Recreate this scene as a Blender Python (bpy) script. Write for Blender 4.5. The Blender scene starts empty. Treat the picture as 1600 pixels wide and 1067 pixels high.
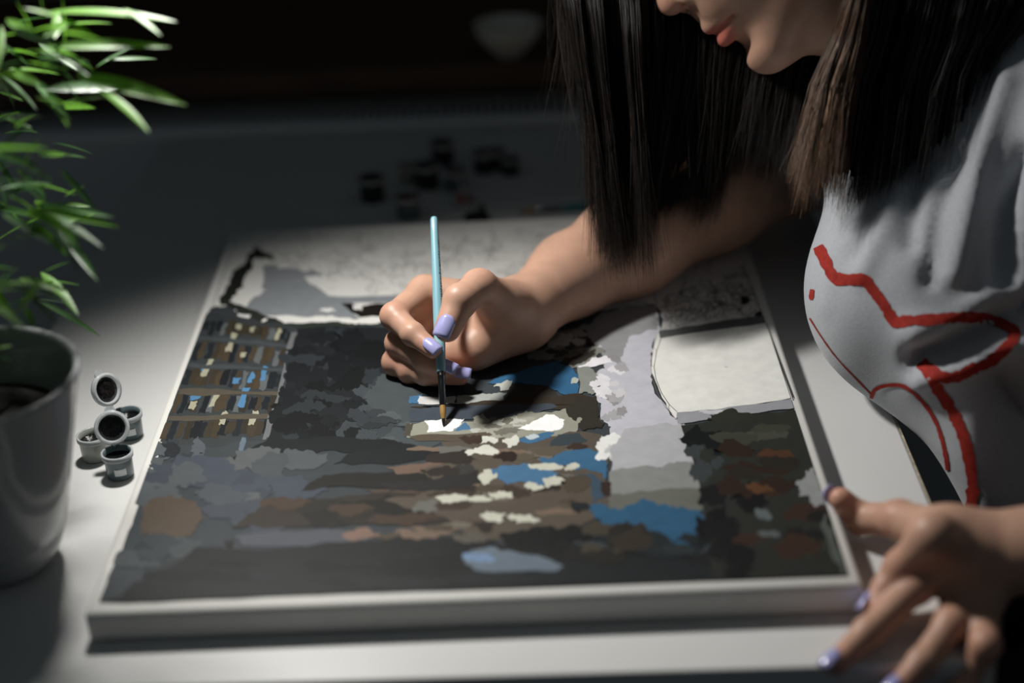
import bpy, math, random
import numpy as np
from mathutils import Vector, Matrix
from mathutils.bvhtree import BVHTree

SC = bpy.context.scene
COL = SC.collection
rng = np.random.default_rng(7)
random.seed(7)

# ------------------------------------------------------------------ camera
FPX = 2500.0                                   # focal length in pixels of a 1600x1067 frame
CAM = np.array([0.0, 0.0, 0.5076])
PITCH, ROLL = 0.47343, -0.0487
_V = np.array([0, math.cos(PITCH), -math.sin(PITCH)])
_U0 = np.array([0, math.sin(PITCH), math.cos(PITCH)])
_R0 = np.array([1.0, 0, 0])
_R = _R0 * math.cos(ROLL) + _U0 * math.sin(ROLL)
_U = _U0 * math.cos(ROLL) - _R0 * math.sin(ROLL)
cd = bpy.data.cameras.new('camera')
cd.sensor_width = 36.0
cd.lens = FPX / 1600 * 36
cd.clip_start = 0.01
cd.dof.use_dof = True
cd.dof.focus_distance = 0.995
cd.dof.aperture_fstop = 2.3
cam = bpy.data.objects.new('camera', cd)
COL.objects.link(cam)
M = Matrix.Identity(4)
for r in range(3):
    M[r][0], M[r][1], M[r][2], M[r][3] = _R[r], _U[r], -_V[r], CAM[r]
cam.matrix_world = M
SC.camera = cam

# ------------------------------------------------------------------ world, lamp, exposure
SC.view_settings.view_transform = 'Standard'
SC.view_settings.look = 'None'
SC.view_settings.gamma = 1.0
SC.view_settings.exposure = 0.0
SC.view_settings.use_curve_mapping = False
w = bpy.data.worlds.new('night_room')
SC.world = w
w.use_nodes = True
bg = w.node_tree.nodes['Background']
bg.inputs[0].default_value = (0.75, 0.9, 1.0, 1)
bg.inputs[1].default_value = 0.042


def spot(name, loc, target, energy, size_deg, blend, radius, color):
    l = bpy.data.lights.new(name, 'SPOT')
    l.energy = energy
    l.spot_size = math.radians(size_deg)
    l.spot_blend = blend
    l.shadow_soft_size = radius
    l.color = color
    o = bpy.data.objects.new(name, l)
    COL.objects.link(o)
    o.location = loc
    d = Vector(target) - Vector(loc)
    o.rotation_euler = d.to_track_quat('-Z', 'Y').to_euler()
    return o


spot('desk_lamp_light', (-0.21, 0.975, 0.47), (0.02, 0.700, 0.0), 15.0, 111, 1.0, 0.028, (1.0, 0.975, 0.93))


# ------------------------------------------------------------------ pixel helpers
def ray(x, y):
    return _V + _R * (x - 800) / FPX + _U * (533.5 - y) / FPX


def gp(x, y, h=0.0):
    """pixel -> point on the horizontal plane at height h"""
    d = ray(x, y)
    return CAM + d * ((h - CAM[2]) / d[2])


def wp(x, y, z):
    """pixel and distance along the view axis -> point"""
    return CAM + ray(x, y) * z


def lin(c):
    c = np.asarray(c, float) / 255
    return np.where(c <= 0.04045, c / 12.92, ((c + 0.055) / 1.055) ** 2.4)


# ------------------------------------------------------------------ materials
def mat(name, rgb=None, rough=0.5, spec=0.5, attr=None, noise=None, bump=None, sss=0.0, coat=0.0,
        metal=0.0, trans=0.0, sheen=0.0, ior=1.5, scale3=(1, 1, 1), transl=0.0):
    m = bpy.data.materials.new(name)
    m.use_nodes = True
    nt = m.node_tree
    b = nt.nodes['Principled BSDF']
    N = nt.nodes.new
    L = nt.links.new
    b.inputs['Roughness'].default_value = rough
    b.inputs['Specular IOR Level'].default_value = spec
    b.inputs['Metallic'].default_value = metal
    b.inputs['Transmission Weight'].default_value = trans
    b.inputs['IOR'].default_value = ior
    b.inputs['Coat Weight'].default_value = coat
    b.inputs['Coat Roughness'].default_value = 0.08
    b.inputs['Sheen Weight'].default_value = sheen
    if sss:
        b.inputs['Subsurface Weight'].default_value = sss
        b.inputs['Subsurface Radius'].default_value = (0.007, 0.0028, 0.0016)
        b.inputs['Subsurface Scale'].default_value = 1.0
    src = None
    if attr:
        a = N('ShaderNodeAttribute')
        a.attribute_name = attr
        src = a.outputs['Color']
    else:
        c = N('ShaderNodeRGB')
        c.outputs[0].default_value = (*rgb, 1)
        src = c.outputs[0]
    tc = N('ShaderNodeTexCoord')
    mp = N('ShaderNodeMapping')
    mp.inputs['Scale'].default_value = scale3
    L(tc.outputs['Object'], mp.inputs[0])
    if noise:
        sc_, amt = noise
        n = N('ShaderNodeTexNoise')
        n.inputs['Scale'].default_value = sc_
        n.inputs['Detail'].default_value = 5
        L(mp.outputs[0], n.inputs['Vector'])
        mr = N('ShaderNodeMapRange')
        mr.inputs['From Min'].default_value = 0.25
        mr.inputs['From Max'].default_value = 0.75
        mr.inputs['To Min'].default_value = 1 - amt
        mr.inputs['To Max'].default_value = 1 + amt
        L(n.outputs[0], mr.inputs[0])
        vm = N('ShaderNodeVectorMath')
        vm.operation = 'SCALE'
        L(src, vm.inputs[0])
        L(mr.outputs[0], vm.inputs['Scale'])
        src = vm.outputs[0]
    L(src, b.inputs['Base Color'])
    if bump:
        sc_, st, dist = bump
        n2 = N('ShaderNodeTexNoise')
        n2.inputs['Scale'].default_value = sc_
        n2.inputs['Detail'].default_value = 3
        L(mp.outputs[0], n2.inputs['Vector'])
        bp = N('ShaderNodeBump')
        bp.inputs['Strength'].default_value = st
        bp.inputs['Distance'].default_value = dist
        L(n2.outputs[0], bp.inputs['Height'])
        L(bp.outputs[0], b.inputs['Normal'])
    if transl:
        t = N('ShaderNodeBsdfTranslucent')
        L(src, t.inputs[0])
        mx = N('ShaderNodeMixShader')
        mx.inputs[0].default_value = transl
        L(b.outputs[0], mx.inputs[1])
        L(t.outputs[0], mx.inputs[2])
        L(mx.outputs[0], nt.nodes['Material Output'].inputs['Surface'])
    return m


MT = dict(
    table=mat('white_laminate', (0.66, 0.66, 0.65), rough=0.30, spec=0.5, noise=(9, 0.03)),
    band=mat('worn_edge_band', (0.42, 0.36, 0.27), rough=0.6, noise=(160, 0.6)),
    leg=mat('dark_leg', (0.03, 0.03, 0.032), rough=0.5, noise=(20, 0.2)),
    canvas=mat('primed_canvas', (0.70, 0.69, 0.66), rough=0.75, spec=0.25, noise=(30, 0.04), bump=(1500, 0.15, 0.0004)),
    paint=mat('acrylic_paint', attr='col', rough=0.55, spec=0.18, noise=(110, 0.08), bump=(500, 0.12, 0.0003)),
    wall=mat('wall_paint', (0.10, 0.10, 0.10), rough=0.9, noise=(6, 0.1)),
    floor=mat('dark_floor', (0.03, 0.027, 0.025), rough=0.6, noise=(5, 0.3), scale3=(1, 8, 1)),
    radiator=mat('radiator_enamel', (0.80, 0.81, 0.81), rough=0.4, noise=(12, 0.03)),
    radin=mat('radiator_inside', (0.03, 0.03, 0.032), rough=0.8, noise=(10, 0.1)),
    sill=mat('brown_sill_wood', (0.10, 0.055, 0.03), rough=0.5, noise=(14, 0.35), scale3=(1, 12, 12)),
    glass=mat('night_window', (0.004, 0.004, 0.005), rough=0.08, noise=(3, 0.1)),
    bowl=mat('cream_ceramic', (0.75, 0.70, 0.60), rough=0.35, noise=(20, 0.05)),
    pot=mat('grey_white_ceramic', (0.30, 0.31, 0.32), rough=0.16, spec=0.5, noise=(12, 0.05)),
    soil=mat('potting_soil', (0.012, 0.010, 0.008), rough=0.95, noise=(260, 0.6), bump=(300, 0.8, 0.003)),
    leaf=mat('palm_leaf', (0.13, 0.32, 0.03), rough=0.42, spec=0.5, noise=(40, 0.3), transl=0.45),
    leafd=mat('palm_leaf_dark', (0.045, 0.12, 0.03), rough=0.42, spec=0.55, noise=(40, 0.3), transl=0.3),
    stem=mat('palm_stem', (0.03, 0.055, 0.015), rough=0.5, noise=(60, 0.3)),
    plastic=mat('clear_plastic', (0.86, 0.9, 0.92), rough=0.18, noise=(30, 0.03), trans=0.55, ior=1.3),
    tealpot=mat('teal_tinted_plastic', (0.10, 0.14, 0.15), rough=0.22, noise=(40, 0.15)),
    greypot=mat('olive_tinted_plastic', (0.28, 0.30, 0.27), rough=0.25, noise=(40, 0.1)),
    blackpot=mat('black_paint_pot', (0.012, 0.012, 0.014), rough=0.4, noise=(40, 0.2)),
    darkpaint=mat('wet_black_paint', (0.006, 0.006, 0.007), rough=0.08, noise=(90, 0.2), bump=(160, 0.6, 0.002)),
    redpaint=mat('wet_red_paint', (0.30, 0.035, 0.03), rough=0.15, noise=(90, 0.2)),
    mark=mat('white_mark', (0.7, 0.74, 0.76), rough=0.5, noise=(90, 0.05)),
    handle=mat('light_blue_lacquer', (0.24, 0.47, 0.55), rough=0.25, coat=0.6, noise=(60, 0.04)),
    tealhandle=mat('teal_lacquer', (0.03, 0.16, 0.18), rough=0.3, noise=(60, 0.1)),
    print_=mat('black_print', (0.012, 0.016, 0.02), rough=0.4, noise=(90, 0.1)),
    ferrule=mat('dark_steel', (0.20, 0.20, 0.21), rough=0.18, metal=1.0, noise=(60, 0.05)),
    bristle=mat('golden_bristle', (0.42, 0.24, 0.07), rough=0.45, noise=(200, 0.4), scale3=(1, 1, .05)),
    wetbristle=mat('wet_bristle_tip', (0.02, 0.012, 0.012), rough=0.3, noise=(200, 0.4)),
    skin=mat('skin', attr='col', rough=0.46, spec=0.4, noise=(70, 0.10), bump=(900, 0.10, 0.0004), sss=0.25),
    nail=mat('lavender_polish', (0.38, 0.38, 0.68), rough=0.2, coat=0.5, noise=(30, 0.03)),
    hair=mat('dark_hair', attr='col', rough=0.34, spec=0.34, noise=(300, 0.25)),
    shirt=mat('grey_cotton', (0.40, 0.42, 0.45), rough=0.9, spec=0.1, sheen=0.2, noise=(500, 0.07), bump=(900, 0.25, 0.0006)),
    red=mat('red_fabric_print', (0.30, 0.028, 0.02), rough=0.8, spec=0.15, noise=(260, 0.25), scale3=(1, 1, 1)),
    trousers=mat('black_denim', (0.012, 0.013, 0.016), rough=0.9, noise=(300, 0.2)),
)


# ------------------------------------------------------------------ object helpers
def mesh_obj(name, verts, faces, m, parent=None, origin=None, smooth=True, cols=None, face_cols=None):
    """verts in world space; origin is where the object's own origin stands"""
    me = bpy.data.meshes.new(name)
    verts = np.asarray(verts, float)
    org = np.zeros(3)
    if parent is not None:
        org = np.array(parent['_org'])
    elif origin is not None:
        org = np.array(origin, float)
    v = verts - org
    if isinstance(faces, np.ndarray):
        nf, k = faces.shape
        me.vertices.add(len(v))
        me.vertices.foreach_set('co', v.astype(np.float32).ravel())
        me.loops.add(nf * k)
        me.loops.foreach_set('vertex_index', faces.astype(np.int32).ravel())
        me.polygons.add(nf)
        me.polygons.foreach_set('loop_start', np.arange(0, nf * k, k, dtype=np.int32))
        me.update(calc_edges=True)
    else:
        me.from_pydata([tuple(p) for p in v], [], [tuple(f) for f in faces])
    me.polygons.foreach_set('use_smooth', [smooth] * len(me.polygons))
    if cols is not None:
        a = me.color_attributes.new('col', 'FLOAT_COLOR', 'POINT')
        c = np.ones((len(v), 4), np.float32)
        c[:, :3] = cols
        a.data.foreach_set('color', c.ravel())
    if face_cols is not None:
        a = me.attributes.new('col', 'FLOAT_COLOR', 'FACE')
        c = np.ones((len(me.polygons), 4), np.float32)
        c[:, :3] = face_cols
        a.data.foreach_set('color', c.ravel())
    me.materials.append(m)
    me.update()
    o = bpy.data.objects.new(name, me)
    COL.objects.link(o)
    if parent is not None:
        o.parent = parent
        o['_org'] = list(org)
    else:
        o.location = org
        o['_org'] = list(org)
    return o


def empty(name, loc):
    o = bpy.data.objects.new(name, None)
    o.empty_display_size = 0.02
    COL.objects.link(o)
    o.location = loc
    o['_org'] = [float(x) for x in loc]
    return o


def tag(o, label=None, cat=None, group=None, kind=None):
    if label:
        o['label'] = label
    if cat:
        o['category'] = cat
    if group:
        o['group'] = group
    if kind:
        o['kind'] = kind
    return o


class MB:
    def __init__(s):
        s.v, s.f = [], []

    def add(s, v, f):
        n = len(s.v)
        s.v += [tuple(p) for p in v]
        s.f += [tuple(i + n for i in q) for q in f]
        return s

    def box(s, x0, x1, y0, y1, z0, z1, b=0.0, T=None):
        """box with optional chamfer b on all edges"""
        import bmesh
        bm = bmesh.new()
        bmesh.ops.create_cube(bm, size=1)
        for q in bm.verts:
            q.co = Vector(((x0 + x1) / 2 + q.co.x * (x1 - x0), (y0 + y1) / 2 + q.co.y * (y1 - y0), (z0 + z1) / 2 + q.co.z * (z1 - z0)))
        if b:
            bmesh.ops.bevel(bm, geom=list(bm.edges), offset=b, segments=2, affect='EDGES', profile=0.5)
        bm.verts.index_update()
        v = [np.array(q.co) for q in bm.verts]
        if T is not None:
            v = [T(p) for p in v]
        s.add(v, [[q.index for q in f.verts] for f in bm.faces])
        bm.free()
        return s

    def lathe(s, prof, n=32, c=(0, 0, 0), axis=(0, 0, 1), cap=False):
        c = np.array(c, float)
        A = np.array(axis, float)
        A /= np.linalg.norm(A)
        X = np.cross(A, [0, 0, 1.0] if abs(A[2]) < .9 else [1.0, 0, 0])
        X /= np.linalg.norm(X)
        Y = np.cross(A, X)
        v, f = [], []
        for r, h in prof:
            for i in range(n):
                a = 2 * math.pi * i / n
                v.append(c + A * h + X * r * math.cos(a) + Y * r * math.sin(a))
        for j in range(len(prof) - 1):
            for i in range(n):
                f.append((j * n + i, j * n + (i + 1) % n, (j + 1) * n + (i + 1) % n, (j + 1) * n + i))
        if cap:
            f.append(tuple(range(n))[::-1])
            f.append(tuple(range((len(prof) - 1) * n, len(prof) * n)))
        return s.add(v, f)

    def tube(s, pts, radii, n=8):
        pts = [np.array(p, float) for p in pts]
        v, f = [], []
        X = None
        for i, p in enumerate(pts):
            t = pts[min(i + 1, len(pts) - 1)] - pts[max(i - 1, 0)]
            t /= np.linalg.norm(t) + 1e-12
            if X is None:
                X = np.cross(t, [0, 0, 1.0] if abs(t[2]) < .9 else [1.0, 0, 0])
            X = X - t * (X @ t)
            X /= np.linalg.norm(X)
            Y = np.cross(t, X)
            r = radii[i] if hasattr(radii, '__len__') else radii
            for k in range(n):
                a = 2 * math.pi * k / n
                v.append(p + X * r * math.cos(a) + Y * r * math.sin(a))
        for j in range(len(pts) - 1):
            for k in range(n):
                f.append((j * n + k, j * n + (k + 1) % n, (j + 1) * n + (k + 1) % n, (j + 1) * n + k))
        f.append(tuple(range(n))[::-1])
        f.append(tuple(range((len(pts) - 1) * n, len(pts) * n)))
        return s.add(v, f)

    def build(s, name, m, parent=None, origin=None, smooth=True):
        return mesh_obj(name, s.v, s.f, m, parent, origin, smooth)


def rotz(a, c):
    ca, sa = math.cos(a), math.sin(a)
    return lambda p: np.array([c[0] + ca * p[0] - sa * p[1], c[1] + sa * p[0] + ca * p[1], p[2] + (c[2] if len(c) > 2 else 0)])


# ------------------------------------------------------------------ the setting
FLOOR = -0.74
o = MB().box(-3, 3, -1.6, 3, FLOOR - .05, FLOOR).build('floor', MT['floor'], smooth=False)
tag(o, kind='structure')
o = MB().box(-3, 3, 1.62, 1.72, FLOOR, 0.018).build('wall_back', MT['wall'], smooth=False)
tag(o, kind='structure')
TY = rotz(-0.035, (0.0, 1.49, 0.0))
o = MB().box(-2.4, 2.4, 0, 0.34, 0.018, 0.043, .004, T=TY).build('trim_1', MT['sill'], smooth=False)
tag(o, kind='structure')
o = MB().box(-2.4, 2.4, 0.34, 0.36, 0.043, 1.3, T=TY).build('window_1', MT['glass'], smooth=False)
tag(o, kind='structure')

# radiator under the sill
RT = rotz(-0.035, (0.0, 1.445, 0.0))
rad = empty('radiator', RT(np.array([0, 0.05, FLOOR + .12])))
tag(rad, 'white panel radiator with slotted top grille behind the table, below the brown sill', 'radiator')
MB().box(-0.75, 0.85, 0, 0.016, FLOOR + .12, 0.004, .004, T=RT).build('front_panel', MT['radiator'], rad, smooth=False)
MB().box(-0.75, 0.85, 0.075, 0.09, FLOOR + .12, 0.002, .003, T=RT).build('back_panel', MT['radiator'], rad, smooth=False)
MB().box(-0.75, 0.85, 0.016, 0.075, FLOOR + .14, -0.02, T=RT).build('core', MT['radin'], rad, smooth=False)
for sx in (-0.755, 0.85):
    MB().box(sx, sx + .006, 0, 0.09, FLOOR + .12, 0.003, .002, T=RT).build('side_panel', MT['radiator'], rad, smooth=False)
for sx in (-0.6, 0.6):
    MB().box(sx, sx + .03, 0.02, 0.07, FLOOR, FLOOR + .125, T=RT).build('foot', MT['radiator'], rad, smooth=False)
slat0 = None
for i in range(200):
    x = -0.745 + i * 0.008
    if slat0 is None:
        slat0 = MB().box(x, x + .0028, 0.014, 0.077, -0.014, 0.001, T=RT).build('grille_slat', MT['radiator'], rad, smooth=False)
    else:
        c = slat0.copy()
        COL.objects.link(c)
        c.location = (RT(np.array([i * 0.008, 0, 0])) - RT(np.zeros(3)))
        c.parent = rad

# ------------------------------------------------------------------ table
TB = rotz(-0.030, (-0.047, 1.030, 0.0))
tab = empty('desk', TB(np.array([0, 0, FLOOR])))
tag(tab, 'white glossy desk with a worn edge that carries the canvas', 'desk')
hw, hd = 0.288, 0.400
MB().box(-hw, hw, -hd, hd, -0.030, 0.0, .0015, T=TB).build('table_top', MT['table'], tab, smooth=False)
MB().box(hw - .001, hw + .0012, -hd, hd, -0.029, -0.0008, T=TB).build('edge_band', MT['band'], tab, smooth=False)
for sx in (-1, 1):
    for sy in (-1, 1):
        MB().box(sx * (hw - .05) - .02, sx * (hw - .05) + .02, sy * (hd - .05) - .02, sy * (hd - .05) + .02, FLOOR, -0.028, .003, T=TB).build('leg', MT['leg'], tab, smooth=False)

# ------------------------------------------------------------------ canvas and its painting
CH = 0.018
CV = rotz(-0.01716, (-0.02244, 0.91848, 0.0))
canvas = empty('painting_canvas', CV(np.zeros(3)))
tag(canvas, 'half-finished paint-by-number canvas on a stretcher, lying on the white desk', 'canvas')
MB().box(-0.2, 0.2, -0.25, 0.25, 0.0, CH, .003, T=CV).build('stretched_canvas', MT['canvas'], canvas, smooth=True)

PV, PF, PC = [], [], []
layer = [0]


def albedo(rgb, ref=185.0):
    a = 0.72 * lin(rgb) / float(lin(ref))
    m = a.mean()
    a = m + (a - m) * .85
    a = a * np.clip(.30 + m * 1.5, .30, 1)          # deep tones dry darker than the pale ones
    if a[2] > 1.7 * a[0]:
        a = a * .62                               # the blues are a deep petrol tone
    return np.clip(a, 0.004, 0.85)


def put(poly2d, a):
    """poly2d: points on the canvas plane; each patch of paint lies a hair above the last"""
    layer[0] += 1
    z = CH + 0.00002 + layer[0] * 1.4e-6
    n = len(PV)
    ca, sa = math.cos(0.01716), math.sin(0.01716)
    for p in poly2d:
        dx, dy = p[0] + .02244, p[1] - .91848
        q = np.array([np.clip(ca * dx - sa * dy, -.1945, .1935), np.clip(sa * dx + ca * dy, -.2420, .247), 0])
        p = CV(q)
        PV.append((p[0], p[1], z))
    PF.append(tuple(range(n, n + len(poly2d))))
    PC.append(a)


def rough_edge(pts, amp, depth=3):
    pts = [np.array(p, float) for p in pts]
    for d in range(depth):
        out = []
        for i, p in enumerate(pts):
            q = pts[(i + 1) % len(pts)]
            L = np.linalg.norm(q - p)
            out.append(p)
            if L > 2.2:
                nrm = np.array([-(q - p)[1], (q - p)[0]]) / (L + 1e-9)
                out.append((p + q) / 2 + nrm * rng.normal() * min(amp, L * .22))
        pts = out
        amp *= 0.6
    return pts


def patch(pts, rgb, amp=4.0, ref=185.0, depth=3):
    px = rough_edge(pts, amp, depth)
    put([gp(x, y, CH)[:2] for x, y in px], albedo(rgb, ref))


def blob(x, y, rx, ry, rgb, ref=185.0, n=9, j=.35):
    ph = rng.uniform(0, 6.28)
    pts = []
    for i in range(n):
        a = ph + 2 * math.pi * i / n
        k = 1 + rng.uniform(-j, j)
        pts.append((x + rx * k * math.cos(a), y + ry * k * math.sin(a)))
    patch(pts, rgb, amp=min(rx, ry) * .25, ref=ref, depth=2)


def strokes(n, box, rx, ry, cols, ref=185.0):
    for i in range(n):
        x, y = rng.uniform(box[0], box[2]), rng.uniform(box[1], box[3])
        blob(x, y, rng.uniform(*rx), rng.uniform(*ry), cols[rng.integers(len(cols))], ref)


def in_poly(x, y, poly):
    c = False
    j = len(poly) - 1
    for i in range(len(poly)):
        xi, yi = poly[i]
        xj, yj = poly[j]
        if (yi > y) != (yj > y) and x < (xj - xi) * (y - yi) / (yj - yi) + xi:
            c = not c
        j = i
    return c


def line(pts, w, rgb, ref=185.0):
    """thin printed line, width in metres, points in pixels"""
    P = [gp(x, y, CH)[:2] for x, y in pts]
    a = albedo(rgb, ref)
    L, R = [], []
    for i, p in enumerate(P):
        t = P[min(i + 1, len(P) - 1)] - P[max(i - 1, 0)]
        t = t / (np.linalg.norm(t) + 1e-12)
        n = np.array([-t[1], t[0]])
        L.append(p + n * w / 2)
        R.append(p - n * w / 2)
    layer[0] += 0.2
    z = CH + 0.00002 + layer[0] * 1.4e-6
    n0 = len(PV)
    for a_, b_ in zip(L, R):
        PV.append((*a_, z))
        PV.append((*b_, z))
    for i in range(len(P) - 1):
        PF.append((n0 + 2 * i, n0 + 2 * i + 1, n0 + 2 * i + 3, n0 + 2 * i + 2))
        PC.append(a)


def contours(poly, n, sx, sy, rgb, w=0.00035, ref=185.0):
    """the printed outlines of the areas that are still to be painted"""
    xs = [p[0] for p in poly]
    ys = [p[1] for p in poly]
    for i in range(n):
        x, y = rng.uniform(min(xs), max(xs)), rng.uniform(min(ys), max(ys))
        if not in_poly(x, y, poly):
            continue
        pts = []
        a = rng.uniform(0, 6.28)
        for k in range(rng.integers(7, 16)):
            pts.append((x, y))
            a += rng.normal() * .9
            x += math.cos(a) * sx
            y += math.sin(a) * sy
            if not in_poly(x, y, poly):
                break
        if len(pts) > 2:
            line(pts, w, rgb, ref)


GREY_INK = (105, 100, 98)
# unpainted top of the canvas and its printed outlines
top_poly = [(372, 366), (1140, 340), (1185, 470), (1195, 494), (1034, 518), (1024, 462), (900, 480), (620, 460), (515, 460), (480, 425), (420, 410), (392, 380)]
contours(top_poly, 520, 7, 3.2, (112, 106, 104), .00045)
contours([(1028, 462), (1168, 412), (1190, 492), (1034, 516)], 150, 7, 4, (88, 80, 78), .00045)
line([(352, 372), (330, 430), (305, 490)], .0005, (120, 116, 116))
line([(372, 366), (348, 432), (332, 480)], .0005, (125, 120, 118))
line([(1160, 412), (1182, 468), (1240, 626)], .0006, (85, 82, 80))
line([(1022, 458), (1033, 518)], .0006, (85, 82, 80))

# main painted ground
patch([(318, 492), (340, 478), (372, 487), (400, 497), (430, 503), (470, 505), (520, 502), (560, 505), (605, 503), (700, 520), (850, 520),
       (915, 495), (985, 478), (1026, 478), (1034, 520), (1018, 575), (1054, 655), (1241, 628), (1328, 905), (900, 918), (500, 930), (154, 942),
       (190, 862), (222, 778), (262, 660), (286, 575), (300, 530)], (66, 74, 79), amp=2.5, depth=3)
# top left sky, tree strokes
patch([(411, 415), (430, 414), (437, 420), (460, 420), (470, 423), (490, 420), (506, 430), (475, 432), (495, 448), (513, 462), (640, 461), (640, 475), (536, 475),
       (563, 497), (530, 497), (515, 493), (470, 495), (420, 493), (385, 480), (390, 470), (400, 463), (419, 452), (409, 447), (412, 430)], (98, 102, 106), amp=1.5, ref=150)
patch([(385, 400), (398, 384), (414, 394), (431, 405), (410, 405), (395, 412), (385, 430), (380, 447), (370, 456), (358, 470), (346, 474), (343, 464), (352, 450), (362, 430), (372, 418)], (38, 42, 36), amp=3, ref=150)
patch([(344, 466), (366, 474), (400, 485), (440, 502), (455, 512), (420, 508), (380, 492), (346, 478)], (42, 46, 40), amp=2, ref=150)
patch([(498, 484), (515, 481), (527, 486), (512, 488)], (168, 168, 165), amp=1, ref=170)
patch([(533, 474), (560, 478), (640, 474), (640, 496), (563, 496)], (34, 28, 25), amp=1.5, ref=160)
patch([(553, 477), (566, 478), (566, 485), (552, 483)], (165, 165, 160), amp=1, ref=170)
patch([(430, 503), (470, 506), (520, 503), (560, 507), (640, 502), (640, 510), (470, 513)], (56, 66, 56), amp=1.5)
patch([(372, 490), (392, 492), (381, 506), (372, 507)], (170, 170, 165), amp=1, ref=170)
patch([(413, 498), (418, 500), (408, 506), (405, 505)], (170, 170, 165), amp=1, ref=170)
# the block of windows
patch([(322, 492), (400, 500), (463, 515), (452, 575), (430, 650), (412, 688), (330, 700), (250, 690), (286, 575)], (64, 70, 72), amp=2)


def grid_pt(u, v):
    l = np.array([322 - 78 * v, 496 + 200 * v])
    r = np.array([458 - 42 * v, 514 + 174 * v])
    p = l + (r - l) * u
    return p


PALB = [(78, 66, 48), (84, 70, 50), (40, 48, 54), (30, 36, 42), (72, 62, 46), (92, 98, 100), (62, 56, 44), (34, 42, 48)]
bars = [(0.0, .13), (.17, .34), (.38, .55), (.58, .76), (.80, .97)]
for ri, (v0, v1) in enumerate(bars):
    ncol = 15
    for cidx in range(ncol):
        u0 = (cidx + rng.uniform(.0, .25)) / ncol
        u1 = u0 + rng.uniform(.75, 1.2) / ncol
        c = PALB[rng.integers(len(PALB))]
        a, b = v0 + rng.uniform(0, .03), v1 - rng.uniform(0, .04)
        patch([grid_pt(u0, a), grid_pt(u1, a), grid_pt(u1, b), grid_pt(u0, b)], c, amp=1.6, depth=3)
for x0, y0, x1, y1, wd, c in [(416, 572, 410, 595, 8, 'b'), (395, 586, 390, 598, 8, 'b'), (372, 590, 368, 600, 10, 'b'), (324, 573, 320, 581, 11, 'b'),
                              (386, 606, 376, 636, 12, 'b'), (310, 616, 303, 624, 14, 'b'), (381, 684, 377, 708, 6, 's'),
                              (366, 522, 357, 552, 10, 't'), (330, 562, 318, 588, 9, 't'), (340, 616, 330, 636, 9, 't'), (303, 627, 298, 640, 11, 't'),
                              (352, 645, 346, 664, 9, 't'), (399, 642, 392, 664, 9, 't'), (437, 516, 432, 530, 7, 't'), (381, 551, 380, 557, 9, 't'),
                              (374, 507, 371, 515, 9, 't'), (397, 512, 390, 520, 10, 't')]:
    cc = {'b': (70, 132, 180), 't': (142, 140, 118), 's': (92, 108, 122)}[c]
    h_ = wd / 2
    patch([(x0 - h_, y0), (x0 + h_, y0), (x1 + h_, y1), (x1 - h_, y1)], cc, amp=1.5)
for v0 in (.145, .355, .565, .775):
    a, b = grid_pt(0, v0), grid_pt(1, v0)
    patch([a, (a + b) / 2 + (0, -1), b, b + (0, 6), (a + b) / 2 + (0, 6), a + (0, 7)], (74, 80, 84) if v0 < .5 else (92, 84, 70), amp=1.5)
patch([(455, 518), (465, 520), (452, 568), (436, 622), (424, 684), (410, 687), (425, 640), (445, 565)], (104, 106, 108), amp=2)
# dark facade
patch([(464, 514), (640, 512), (640, 575), (600, 590), (575, 600), (570, 625), (590, 640), (622, 655), (580, 662), (540, 656), (520, 676), (440, 692), (414, 692), (432, 640), (452, 575)], (38, 43, 47), amp=2.5)
NAV = [(28, 32, 36), (24, 27, 30), (32, 37, 41), (52, 59, 64)]
strokes(26, (460, 525, 600, 600), (14, 34), (8, 22), NAV)
strokes(26, (430, 600, 590, 690), (12, 32), (6, 14), NAV)
strokes(9, (560, 600, 620, 690), (10, 22), (6, 12), [(70, 78, 83), (60, 67, 72)])
patch([(600, 585), (588, 600), (568, 622), (590, 640), (628, 658), (590, 690), (640, 705), (720, 690), (660, 640), (640, 600)], (76, 84, 88), amp=4)
strokes(8, (600, 650, 700, 700), (14, 30), (4, 9), [(60, 68, 73), (84, 92, 96)])
# dark strokes under the windows
patch([(350, 726), (385, 706), (420, 690), (520, 682), (612, 688), (640, 698), (560, 712), (520, 704), (450, 722)], (36, 40, 43), amp=2)
patch([(520, 726), (560, 705), (640, 694), (700, 700), (740, 712), (640, 722)], (38, 42, 46), amp=3)
strokes(10, (245, 690, 330, 730), (8, 18), (5, 16), [(44, 50, 54), (60, 66, 72), (86, 92, 98)])
# lower left haze
strokes(26, (220, 715, 480, 780), (22, 52), (8, 20), [(78, 85, 90), (84, 90, 94), (72, 80, 94), (68, 76, 88), (90, 95, 96)])
patch([(224, 800), (236, 782), (262, 775), (305, 783), (318, 812), (300, 838), (260, 846), (222, 838)], (94, 80, 66), amp=4)
strokes(10, (200, 840, 330, 900), (20, 40), (8, 18), [(64, 73, 77), (56, 64, 68), (74, 82, 85)])
strokes(8, (320, 770, 420, 830), (20, 44), (6, 14), [(72, 79, 90), (80, 86, 92)])
patch([(365, 838), (520, 828), (600, 840), (560, 852), (380, 854)], (84, 88, 98), amp=2)
patch([(470, 768), (505, 743), (600, 739), (745, 733), (748, 755), (600, 764)], (48, 46, 43), amp=3)
patch([(600, 731), (640, 726), (725, 720), (748, 729), (620, 742)], (116, 92, 78), amp=2)
patch([(570, 765), (700, 755), (800, 760), (800, 778), (600, 778)], (92, 76, 64), amp=3)
patch([(360, 826), (395, 802), (425, 786), (520, 780), (700, 768), (830, 785), (840, 815), (600, 822), (500, 824)], (66, 58, 50), amp=3)
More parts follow.
